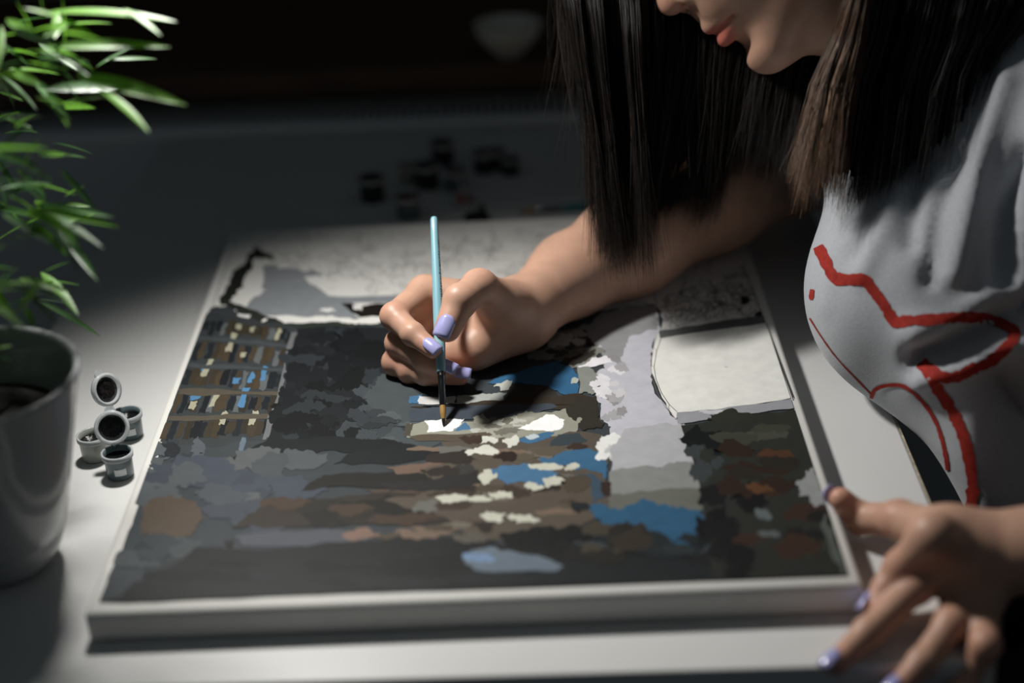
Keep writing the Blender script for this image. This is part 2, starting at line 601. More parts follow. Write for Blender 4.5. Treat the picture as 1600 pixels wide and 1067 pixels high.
strokes(9, (420, 785, 700, 818), (24, 60), (7, 14), [(46, 44, 41), (96, 72, 54), (56, 52, 46), (84, 66, 52)])
blob(565, 836, 30, 8, (128, 100, 86))
blob(640, 838, 44, 8, (92, 80, 66))
patch([(188, 934), (240, 896), (300, 862), (335, 855), (360, 858), (560, 846), (700, 838), (760, 842), (830, 870), (900, 880), (1000, 880), (1108, 862), (1112, 912), (900, 918), (500, 930), (160, 941)], (40, 43, 44), amp=3)
blob(358, 850, 7, 7, (44, 46, 44))
strokes(22, (300, 868, 1090, 912), (40, 100), (6, 14), [(36, 38, 39), (46, 50, 52), (32, 34, 36), (42, 48, 52)])
# centre: street, boats, water
patch([(690, 692), (740, 684), (940, 680), (948, 740), (950, 800), (860, 845), (730, 845), (700, 812), (650, 796), (600, 782), (690, 760), (655, 742), (720, 722), (700, 706)], (96, 86, 74), amp=4)
strokes(40, (660, 700, 930, 840), (14, 40), (4, 10), [(112, 104, 92), (76, 64, 52), (60, 52, 45), (120, 100, 84), (90, 78, 62), (104, 104, 98), (66, 66, 64)])
patch([(590, 757), (700, 742), (748, 735), (752, 757), (700, 765), (610, 768)], (52, 52, 52), amp=4)
patch([(781, 589), (828, 576), (879, 562), (872, 569), (896, 574), (899, 584), (904, 596), (903, 617), (879, 617), (862, 609), (810, 599), (760, 600)], (38, 112, 160), amp=1.5)
patch([(792, 609), (801, 599), (835, 603), (862, 608), (870, 617), (868, 626), (791, 627)], (66, 62, 55), amp=1.5)
patch([(640, 637), (720, 631), (790, 626), (870, 620), (905, 616), (930, 620), (935, 640), (860, 640), (700, 640)], (70, 60, 48), amp=2)
patch([(716, 619), (760, 617), (792, 615), (788, 626), (740, 630), (712, 632)], (138, 142, 138), amp=2)
patch([(640, 620), (660, 618), (658, 632), (640, 632)], (60, 120, 165), amp=1.5)
patch([(654, 620), (712, 620), (712, 632), (654, 632)], (160, 160, 158), amp=1.5)
patch([(776, 600), (790, 596), (800, 600), (795, 610), (782, 612), (772, 606)], (150, 152, 145), amp=2)
patch([(640, 642), (776, 633), (862, 632), (872, 637), (825, 650), (730, 656), (640, 660)], (70, 80, 92), amp=1.5)
patch([(636, 662), (665, 657), (800, 652), (830, 644), (880, 640), (908, 648), (912, 660), (898, 676), (840, 684), (760, 682), (636, 685)], (132, 132, 118), amp=3)
patch([(636, 662), (645, 661), (642, 683), (634, 684)], (84, 80, 66), amp=2)
strokes(12, (740, 655, 830, 685), (10, 24), (4, 7), [(150, 152, 142), (112, 110, 98), (140, 138, 126)])
patch([(663, 659), (700, 656), (726, 655), (718, 666), (706, 675), (668, 677), (670, 668)], (222, 220, 212), amp=1.5)
patch([(727, 660), (736, 672), (708, 675), (716, 668)], (66, 124, 168), amp=1)
patch([(640, 683), (760, 676), (770, 681), (740, 687), (650, 690)], (96, 84, 68), amp=1.5)
patch([(803, 671), (822, 664), (840, 657), (852, 649), (870, 652), (884, 656), (880, 668), (862, 675), (835, 674)], (214, 210, 210), amp=1.4)
patch([(808, 690), (830, 680), (866, 676), (858, 686), (830, 694)], (58, 120, 165), amp=1.5)
blob(832, 684, 12, 4, (150, 160, 165))
patch([(860, 690), (872, 680), (905, 678), (918, 688), (905, 698), (860, 698)], (62, 76, 84), amp=2)
for x, y, rx, ry, c in [(762, 689, 18, 6, 1), (752, 706, 26, 8, 1), (800, 692, 13, 7, 1), (736, 688, 18, 7, 2), (790, 713, 18, 7, 3), (822, 716, 20, 7, 4),
                        (862, 705, 40, 6, 4), (900, 700, 16, 6, 2)]:
    blob(x, y, rx, ry, {1: (168, 168, 158), 2: (74, 56, 44), 3: (58, 42, 34), 4: (98, 90, 74)}[c])
patch([(842, 716), (870, 711), (910, 703), (944, 712), (946, 750), (930, 738), (890, 730), (850, 727)], (52, 116, 160), amp=3)
patch([(766, 736), (790, 728), (830, 727), (872, 740), (872, 752), (830, 757), (795, 757), (778, 748)], (66, 124, 168), amp=3)
for x, y, rx, ry in [(850, 730, 25, 5), (895, 731, 13, 6), (866, 752, 17, 9), (833, 761, 18, 6), (760, 746, 13, 10), (785, 774, 18, 8), (708, 780, 25, 7), (745, 782, 22, 5),
                     (812, 812, 26, 7), (770, 808, 22, 7)]:
    blob(x, y, rx, ry, (158, 158, 144))
patch([(895, 742), (925, 742), (944, 755), (948, 775), (925, 785), (925, 760)], (70, 100, 124), amp=3)
blob(900, 760, 26, 16, (88, 76, 62))
blob(905, 792, 22, 8, (44, 48, 52))
strokes(10, (800, 830, 930, 880), (24, 50), (9, 18), [(36, 38, 40), (32, 34, 36), (44, 44, 44)])
patch([(722, 868), (750, 858), (800, 862), (878, 884), (870, 894), (740, 892)], (98, 112, 126), amp=3)
blob(748, 872, 22, 9, (112, 142, 180))
blob(735, 842, 30, 10, (96, 92, 82))
# dark plants and cloud edges right of the centre
patch([(885, 646), (890, 632), (905, 620), (928, 626), (934, 638), (946, 662), (930, 670), (905, 668), (910, 655)], (62, 57, 49), amp=4)
patch([(820, 545), (860, 525), (915, 505), (935, 520), (945, 548), (930, 570), (905, 575), (870, 562), (830, 562)], (118, 118, 110), amp=4)
strokes(20, (836, 515, 925, 562), (7, 17), (4, 9), [(100, 100, 90), (70, 68, 60), (58, 54, 47), (134, 134, 126), (146, 146, 142)])
patch([(899, 571), (919, 566), (931, 584), (935, 612), (925, 618), (904, 616)], (122, 126, 120), amp=3)
blob(899, 596, 6, 6, (142, 148, 140))
patch([(875, 569), (884, 559), (905, 556), (918, 551), (931, 547), (930, 556), (912, 566), (897, 574)], (60, 54, 47), amp=2)
blob(924, 541, 7, 3, (36, 35, 33))
patch([(945, 505), (965, 490), (985, 478), (1026, 478), (1034, 520), (1018, 560), (1018, 600), (1054, 655), (1062, 668), (1000, 690), (965, 700), (948, 720), (942, 690), (955, 668),
       (938, 648), (930, 618), (948, 600), (932, 586), (950, 562), (930, 545), (948, 530)], (152, 152, 160), amp=4)
patch([(905, 510), (940, 490), (985, 478), (1024, 480), (1030, 500), (1028, 516), (985, 526), (975, 545), (968, 575), (940, 560), (945, 548), (925, 535)], (128, 128, 130), amp=4)
patch([(925, 560), (948, 557), (957, 566), (935, 572), (902, 574)], (185, 182, 186), amp=2)
strokes(14, (935, 560, 975, 660), (7, 16), (5, 10), [(162, 160, 164), (140, 138, 142), (176, 174, 178), (130, 128, 130)])
strokes(6, (938, 680, 968, 720), (8, 15), (7, 11), [(196, 196, 196), (184, 184, 182), (160, 164, 158)])
patch([(955, 700), (975, 672), (1064, 664), (1074, 668), (1090, 730), (1030, 732), (955, 738)], (144, 144, 148), amp=3)
patch([(952, 738), (1030, 733), (1060, 722), (1086, 724), (1098, 770), (1000, 775), (952, 778)], (122, 124, 122), amp=3)
patch([(948, 772), (1000, 768), (1098, 766), (1102, 798), (1000, 806), (955, 798)], (104, 106, 98), amp=3)
blob(946, 765, 8, 14, (66, 50, 42))
patch([(922, 792), (950, 797), (985, 790), (1018, 784), (1030, 792), (1050, 788), (1094, 800), (1102, 848), (1050, 858), (990, 856), (955, 842), (935, 812)], (40, 108, 150), amp=4)
strokes(5, (950, 840, 1090, 870), (30, 60), (6, 12), [(52, 62, 66), (44, 52, 56)])
strokes(8, (930, 825, 990, 880), (16, 30), (10, 18), [(66, 58, 48), (50, 48, 44), (80, 72, 58)])
# unpainted white segment with its printed arc
patch([(1028, 518), (1110, 506), (1195, 495), (1240, 623), (1150, 638), (1056, 654), (1034, 622), (1017, 580), (1019, 550)], (186, 186, 181), amp=.6)
patch([(1030, 518), (1110, 506), (1194, 494), (1197, 506), (1110, 518), (1032, 530)], (100, 103, 103), amp=1)
patch([(1057, 646), (1150, 636), (1241, 624), (1245, 639), (1150, 652), (1060, 664)], (132, 132, 138), amp=1.5)
blob(1120, 645, 22, 4, (156, 156, 160))
blob(1165, 470, 9, 6, (40, 40, 38))
blob(1185, 492, 6, 4, (50, 48, 46))
arc_o = [(1028, 522), (1021, 545), (1017, 572), (1019, 592), (1027, 615), (1040, 638), (1055, 655)]
arc_i = [(1033, 530), (1026, 550), (1022, 575), (1025, 594), (1034, 616), (1046, 634), (1058, 645)]
line(arc_o, .0003, (120, 110, 108))
line(arc_i, .00045, (90, 82, 80))
for p, q in zip(arc_o[1:-1], arc_i[1:-1]):
    line([p, ((p[0] + q[0]) / 2 + 1, p[1] + 2), q], .0003, (100, 90, 88))
line([(1132, 575), (1137, 575)], .0005, (70, 66, 64))
line([(1197, 506), (1240, 623)], .0006, (85, 82, 80))
# dark right-hand panel
patch([(1064, 666), (1150, 652), (1244, 640), (1290, 760), (1330, 905), (1112, 912), (1104, 820), (1088, 740)], (54, 58, 52), amp=2)
strokes(8, (1080, 680, 1130, 740), (9, 22), (8, 20), [(26, 30, 34), (64, 72, 74), (34, 38, 42)])
strokes(9, (1100, 770, 1170, 900), (18, 30), (14, 26), [(26, 28, 30), (30, 33, 34), (34, 36, 38)])
strokes(7, (1130, 650, 1240, 690), (22, 40), (7, 13), [(70, 74, 62), (58, 60, 50), (78, 80, 70)])
strokes(14, (1140, 700, 1240, 770), (14, 34), (6, 14), [(92, 58, 36), (74, 48, 32), (60, 42, 32), (52, 48, 40), (104, 66, 36)])
strokes(10, (1170, 780, 1290, 890), (18, 38), (8, 16), [(58, 44, 36), (48, 50, 46), (62, 66, 60), (40, 40, 38), (72, 50, 38)])
patch([(1246, 752), (1258, 738), (1272, 736), (1284, 770), (1290, 790), (1268, 788), (1248, 776)], (128, 130, 130), amp=4)
blob(1192, 806, 16, 9, (94, 104, 106))
blob(1204, 835, 24, 6, (90, 98, 98))
patch([(1290, 800), (1302, 830), (1325, 900), (1316, 902), (1296, 860), (1284, 830)], (88, 96, 90), amp=3)
tag(mesh_obj('painted_picture', PV, PF, MT['paint'], canvas, smooth=False, face_cols=np.array(PC)), 'dark riverside city picture, partly still bare outlines')


# ------------------------------------------------------------------ bowl on the sill
bc = gp(796, 88, 0.043)
bowl = MB().lathe([(0.0, .0005), (.013, 0), (.014, .003), (.022, .010), (.030, .022), (.0335, .033), (.032, .033), (.028, .022), (.02, .012), (.0, .007)], 36, bc)
o = bowl.build('bowl', MT['bowl'], None, bc)
tag(o, 'small cream ceramic bowl standing on the brown window sill', 'bowl')


# ------------------------------------------------------------------ paint pots
def paint_pot(loc, lid_c=None, lid_n=None, body='tealpot', paint='darkpaint', label='', group=None, r=.0088, h=.0165, mark=True, lid_r=.0106, hinge_from=None, tilt=None):
    loc = np.array(loc, float)
    t = empty('paint_pot', loc)
    ax = np.array(tilt if tilt is not None else (0, 0, 1.0), float)
    ax /= np.linalg.norm(ax)
    c = loc + (ax[2] < .5) * np.array([0, 0, r])
    MB().lathe([(0, 0.0002), (r * .86, 0), (r * .92, .001), (r * .97, h * .75), (r * .97, h * .8), (r * 1.08, h * .82), (r * 1.08, h), (r * .96, h), (r * .93, h * .7), (r * .86, .0015), (0, .0012)],
               28, c, ax).build('body', MT[body], t)
    MB().lathe([(0, h * .74), (r * .5, h * .72), (r * .94, h * .76)], 28, c, ax).build('paint', MT[paint], t)
    # clear rim ring above the paint
    MB().lathe([(r * 1.09, h * .82), (r * 1.10, h * 1.01), (r * .97, h * 1.01), (r * .96, h * .9)], 28, c, ax).build('rim', MT['plastic'], t)
    if mark:  # small white rectangle on the side facing the camera
        v, f = [], []
        d = CAM - c
        a0 = math.atan2(d[1], d[0])
        for i in range(7):
            a = a0 + (i - 3) * .14
            for hh in (h * .25, h * .52):
                v.append(c + np.array([math.cos(a) * r * .99, math.sin(a) * r * .99, hh]))
        for i in range(6):
            f.append((2 * i, 2 * i + 2, 2 * i + 3, 2 * i + 1))
        mesh_obj('mark', v, f, MT['mark'], t)
    if lid_c is not None:
        n = np.array(lid_n, float)
        n /= np.linalg.norm(n)
        lid = MB().lathe([(0, -.0012), (lid_r * .95, -.0012), (lid_r, -.0006), (lid_r, .0022), (lid_r * .88, .0026), (lid_r * .80, .0026), (lid_r * .74, .0004), (0, .0002)], 30, lid_c, n)
        lo = lid.build('lid', MT['plastic'], t)
        MB().lathe([(0, .0010), (lid_r * .45, .0016), (lid_r * .76, .0010), (lid_r * .76, .0003)], 26, lid_c, n).build('paint_residue', MT[paint], lo)
        up = np.array([0, 0, 1.0]) - n * n[2]
        up /= np.linalg.norm(up)
        sd = np.cross(up, n)
        tb = []
        for i in range(9):
            a = math.pi * i / 8
            tb.append(lid_c + up * (lid_r * .95 + .0034 * math.sin(a)) + sd * .0034 * math.cos(a))
        v = [p - n * .0008 for p in tb] + [p + n * .0006 for p in tb]
        k = 9
        f = [tuple(range(k))[::-1], tuple(range(k, 2 * k))] + [(i, i + 1, i + 1 + k, i + k) for i in range(k - 1)] + [(k - 1, 0, k, 2 * k - 1)]
        mesh_obj('lid_tab', v, f, MT['plastic'], lo, smooth=False)
        # strap from the rim to the lid's lower edge
        lowp = lid_c - up * lid_r * .97
        dd = lowp - c
        dd[2] = 0
        dd /= np.linalg.norm(dd) + 1e-9
        MB().tube([c + dd * r + ax * h * .93, (c + dd * r + ax * h * .93 + lowp) / 2 + np.array([0, 0, .0006]), lowp], .0013, 6).build('hinge', MT['plastic'], t)
    if label:
        tag(t, label, 'paint pot', group)
    return t


pA, pB, pC_ = gp(189, 742), gp(204, 680), gp(150, 715)
tocam = CAM - pA
tocam /= np.linalg.norm(tocam)
paint_pot(pA, wp(175, 668, np.dot(pA - CAM, _V) - .002), tocam + np.array([-.10, 0, -.10]), 'tealpot', label='dark teal paint pot with a white mark and an upright open lid', group=None)
paint_pot(pB, None, None, 'tealpot', label='dark paint pot without lid, close to the canvas behind an open round lid', group=None)
paint_pot(pC_, wp(165, 609, np.dot(pC_ - CAM, _V) + .010), tocam + np.array([.75, 0.1, -.05]), 'greypot', label='olive grey paint pot half hidden behind the plant pot, lid raised', group=None, mark=False)

# dark pots scattered at the far end of the desk
far = [(583, 312, 'blackpot', 'darkpaint', None, 'black paint pot standing alone to one side of the far pile', 1.25),
       (692, 256, 'blackpot', 'darkpaint', None, 'black paint pot at the rear of the far pile', 1.25),
       (668, 292, 'blackpot', 'darkpaint', None, 'black paint pot in the middle of the far pile', 1.25),
       (640, 285, 'greypot', 'redpaint', None, 'pale paint pot with dull red paint in the far pile', 1.0),
       (639, 340, 'tealpot', 'redpaint', None, 'teal paint pot with bright red paint just behind the canvas', 1.15),
       (712, 296, 'tealpot', 'redpaint', (718, 304), 'red paint pot with its lid flipped open in the far pile', 1.1),
       (757, 268, 'blackpot', 'redpaint', None, 'black paint pot with red paint, beside the far pile towards the bowl', 1.1),
       (775, 262, 'blackpot', 'redpaint', None, 'black paint pot with red rim tucked against its neighbour', 1.0),
       (798, 272, 'blackpot', 'darkpaint', None, 'small black paint pot at the end of the far row', .9)]
for x, y, b_, p_, lp, lab, k in far:
    l_c = l_n = None
    if lp:
        l_c = gp(lp[0], lp[1], .004) + np.array([0.004, -.012, 0])
        l_n = np.array([.1, -.25, 1.0])
    paint_pot(gp(x, y), l_c, l_n, b_, p_, lab, 'dark paint pots behind the canvas', r=.0088 * k, h=.0165 * k, mark=False)
# flipped-over lid with a raised tab
t = gp(745, 343)
lid = MB().lathe([(0, 0.0002), (.0098, 0), (.0104, .0008), (.0104, .0034), (.009, .004), (0, .0036)], 26, t)
lo = lid.build('pot_lid', MT['blackpot'], None, t)
MB().box(t[0] + .002, t[0] + .0075, t[1] - .001, t[1] + .004, .0032, .011, .0006).build('lid_tab', MT['blackpot'], lo, smooth=False)
tag(lo, 'loose black pot lid with an upright tab lying behind the canvas', 'lid')


# ------------------------------------------------------------------ brushes
def brush(tip, dirv, L, label, hm, scale=1.0, lettering=False, name='paintbrush'):
    tip = np.array(tip, float)
    d = np.array(dirv, float)
    d /= np.linalg.norm(d)
    t = empty(name, tip)
    s = scale
    MB().lathe([(.0001, 0), (.0007 * s, .0016), (.0011 * s, .004), (.0012 * s, .0058)], 12, tip, d).build('wet_tip', MT['wetbristle'], t)
    MB().lathe([(.0009 * s, .0045), (.0016 * s, .0075), (.0020 * s, .0115), (.0019 * s, .0150)], 14, tip, d).build('bristles', MT['bristle'], t)
    MB().lathe([(.0018 * s, .0142), (.0021 * s, .0146), (.0022 * s, .030), (.0024 * s, .0335), (.0026 * s, .034), (.0024 * s, .0345), (.0027 * s, .0365), (.0027 * s, .0375)], 18, tip, d).build('ferrule', MT['ferrule'], t)
    hp = [(.0020 * s, .0360), (.0027 * s, .0368), (.0031 * s, .046), (.0036 * s, .060), (.0035 * s, .075), (.0030 * s, .10), (.0026 * s, L - .012), (.0024 * s, L - .002), (.0019 * s, L - .0005), (.0009 * s, L), (0.0001, L + .0001)]
    MB().lathe(hp, 18, tip, d).build('handle', MT[hm], t)
    if lettering:
        # worn black lettering running along the handle: its characters cannot be made out
        X = np.cross(d, tip - CAM)
        X /= np.linalg.norm(X)
        X = -X if X[0] < 0 else X
        Y = np.cross(d, X)
        if Y @ (tip - CAM) > 0:
            Y = -Y
        lr = np.random.default_rng(3)
        mb = MB()

        def on(a, hh):
            rr = np.interp(hh, [q[1] for q in hp], [q[0] for q in hp]) + .00006
            return tip + d * hh + (X * math.cos(a) + Y * math.sin(a)) * rr
        hh = .0755
        while hh < .128:
            wd = lr.uniform(.0009, .0019)
            for k in range(lr.integers(1, 4)):
                a0 = .25 + lr.uniform(0, .35)
                a1 = a0 + lr.uniform(.22, .5)
                h0 = hh + lr.uniform(0, wd * .6)
                h1 = h0 + lr.uniform(.0004, .0009)
                mb.add([on(a0, h0), on(a1, h0 + .0002), on(a1, h1 + .0002), on(a0, h1)], [(0, 1, 2, 3)])
            hh += wd + .0005
        mb.build('lettering', MT['print_'], t, smooth=False)
    tag(t, label, 'paintbrush')
    return t


tipP = gp(693.5, 668, CH + .0003)
zt = float(np.dot(tipP - CAM, _V))
topP = wp(678, 339, zt + .060)
BD = (topP - tipP)
BL = float(np.linalg.norm(BD))
BD = BD / BL
brush(tipP, BD, BL, 'thin light blue paintbrush held upright in the fingers, tip on the canvas', 'handle', 1.0, True)
tb0 = gp(808, 330, .0035)
tb1 = gp(985, 318, .0035)
brush(tb0, tb1 - tb0, .15, 'dark teal paintbrush lying flat on the desk behind the canvas', 'tealhandle', 1.1)

# ------------------------------------------------------------------ potted palm
PB = gp(8, 880)
PBx = np.array([PB[0], PB[1], 0.0])
plant = empty('potted_palm', PBx)
tag(plant, 'bushy green parlour palm in a glossy grey-white pot on the desk', 'plant')
H = 0.118
MB().lathe([(0, .0006), (.022, 0), (.026, .0015), (.0325, .010), (.0372, .022), (.0368, .0232), (.0382, .0245), (.0455, .055), (.0535, .09), (.0590, H - .004), (.0606, H - .001), (.0604, H + .0012), (.0590, H + .0016), (.0570, H), (.0540, H - .014), (.0485, H - .034), (.044, .07)],
           56, PBx).build('pot', MT['pot'], plant)
MB().lathe([(0, H - .026), (.03, H - .025), (.0500, H - .030), (.046, H - .040)], 40, PBx).build('soil', MT['soil'], plant)


def leaf_mesh():
    v, f = [], []
    n = 9
    for i in range(n):
        t = i / (n - 1)
        wd = 0.5 * (math.sin(math.pi * (t ** .8)) ** .75) * .115 if 0 < t < 1 else .003
        z = -.10 * t * t
        v += [(t, -wd, z + wd * .35), (t, 0, z), (t, wd, z + wd * .35)]
    for i in range(n - 1):
        a = 3 * i
        f += [(a, a + 1, a + 4, a + 3), (a + 1, a + 2, a + 5, a + 4)]
    me = bpy.data.meshes.new('leaf')
    me.from_pydata(v, [], f)
    me.polygons.foreach_set('use_smooth', [True] * len(me.polygons))
    return me


LM = [leaf_mesh(), leaf_mesh()]
LM[0].materials.append(MT['leaf'])
LM[1].materials.append(MT['leafd'])


def leaf(base, tip, width=1.0, roll=0.0, dark=0):
    base, tip = np.array(base, float), np.array(tip, float)
    d = tip - base
    L = np.linalg.norm(d)
    x = Vector(d / L)
    zr = Vector((0, 0, 1)) if abs(x.z) < .95 else Vector((1, 0, 0))
    y = zr.cross(x).normalized()
    z = x.cross(y)
    R = Matrix((x, y, z)).transposed() @ Matrix.Rotation(roll, 3, 'X')
    S = Matrix.Diagonal((L, L * width, L))
    o = bpy.data.objects.new('leaf', LM[dark])
    COL.objects.link(o)
    T = (R @ S).to_4x4()
    T.translation = Vector(base - PBx)
    o.parent = plant
    o.matrix_basis = T
    return o


prg = np.random.default_rng(21)
zp = float(np.dot(PBx - CAM, _V)) - .03
stems = []
top = PBx + np.array([0, 0, H - .017])
for i in range(13):
    a = prg.uniform(0, 6.28)
    b0 = top + np.array([math.cos(a), math.sin(a), 0]) * prg.uniform(.004, .018)
    lean = np.array([prg.uniform(-.01, .06), prg.uniform(-.04, .03), 0])
    hh = prg.uniform(.16, .34)
    pts = [b0 + lean * (t ** 1.5) + np.array([0, 0, hh * t]) for t in np.linspace(0, 1, 7)]
    MB().tube(pts, [.0024 - .0002 * k for k in range(7)], 6).build('stem', MT['stem'], plant)
    stems.append(pts)
# leaves seen singly: base pixel, tip pixel, distance
seen = [(60, 22, 270, 11, .86, 1.0, 0), (75, 74, 262, 61, .84, .85, 0), (70, 44, 172, 26, .88, 1.2, 0), (195, 14, 250, 46, .85, .8, 0), (100, 30, 148, 54, .86, .6, 0),
        (70, 140, 230, 128, .88, 1.1, 1), (120, 118, 284, 152, .85, 1.0, 0), (150, 136, 236, 192, .84, 1.0, 0), (92, 166, 160, 145, .84, 1.3, 0), (165, 95, 245, 86, .90, .9, 1),
        (150, 105, 200, 72, .90, .8, 1), (60, 242, 106, 238, .85, 1.6, 0), (40, 260, 52, 215, .84, 1.8, 0), (25, 200, 44, 180, .84, 2.0, 0), (50, 325, 188, 350, .84, .8, 0),
        (45, 330, 130, 372, .83, 1.1, 0), (60, 330, 160, 372, .86, .9, 1), (50, 345, 108, 400, .84, 1.2, 0), (40, 330, 95, 345, .85, 1.6, 0), (55, 320, 170, 330, .88, .7, 1),
        (100, 30, 40, 8, .84, 1.2, 0), (95, 110, 40, 90, .86, 1.2, 0), (20, 110, 62, 130, .84, 1.8, 0), (10, 30, 62, 58, .84, 1.6, 0), (98, 90, 106, 0, .87, .5, 0),
        (90, 350, 148, 430, .88, .8, 1), (80, 350, 128, 420, .84, .9, 1), (60, 470, 160, 520, .92, .8, 1), (50, 468, 118, 470, .92, 1.0, 1), (40, 480, 52, 510, .84, 2.0, 0),
        (85, 60, 92, 10, .86, 1.4, 0), (50, 50, 30, 0, .86, 1.4, 0), (68, 22, 62, -20, .86, 1.2, 0)]
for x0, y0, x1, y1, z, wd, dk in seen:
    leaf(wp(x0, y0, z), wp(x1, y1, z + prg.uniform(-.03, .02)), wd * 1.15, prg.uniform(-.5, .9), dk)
for i in range(95):
    x, y = prg.uniform(-30, 105), prg.uniform(40, 470)
    z = prg.uniform(.82, .93)
    a = prg.normal() * .7 + (0 if prg.random() < .65 else 3.1)
    ln = prg.uniform(38, 95)
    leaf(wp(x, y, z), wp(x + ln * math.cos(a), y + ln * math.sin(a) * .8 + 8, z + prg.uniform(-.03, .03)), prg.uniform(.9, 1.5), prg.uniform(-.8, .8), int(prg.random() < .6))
for i in range(110):
    s = stems[prg.integers(len(stems))]
    k = prg.uniform(.18, 1.0)
    p = s[min(6, int(k * 6))] + np.array([prg.uniform(-.012, .012), prg.uniform(-.012, .012), prg.uniform(-.02, .02)])
    a = prg.uniform(0, 6.28)
    el = prg.uniform(-.5, .75)
    L = prg.uniform(.035, .068) * (.75 if math.cos(a) > .1 else 1)
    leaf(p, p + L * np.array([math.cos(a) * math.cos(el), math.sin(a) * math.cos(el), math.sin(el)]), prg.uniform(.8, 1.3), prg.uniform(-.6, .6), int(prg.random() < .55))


# ------------------------------------------------------------------ signed-distance modelling of the person
class Cone:
    def __init__(s, a, b, ra, rb):
        s.a, s.b, s.ra, s.rb = np.array(a, float), np.array(b, float), ra, rb

    def __call__(s, P):
        ab = s.b - s.a
        L = ab @ ab + 1e-12
        t = np.clip(((P - s.a) @ ab) / L, 0, 1)
        return np.linalg.norm(P - (s.a + t[:, None] * ab), axis=1) - (s.ra + t * (s.rb - s.ra))


class Ell:
    def __init__(s, c, r, R=None):
        s.c, s.r = np.array(c, float), np.array(r, float)
        s.R = np.eye(3) if R is None else np.array(R, float)      # rows: local axes

    def __call__(s, P):
        q = (P - s.c) @ s.R.T
        k0 = np.linalg.norm(q / s.r, axis=1)
        k1 = np.linalg.norm(q / (s.r * s.r), axis=1) + 1e-9
        return np.where(k0 < 1e-3, -s.r.min(), k0 * (k0 - 1) / k1)


def smin(a, b, k):
    if k <= 0:
        return np.minimum(a, b)
    h = np.maximum(k - np.abs(a - b), 0) / k
    return np.minimum(a, b) - h * h * k * .25


def smax(a, b, k):
    return -smin(-a, -b, k)


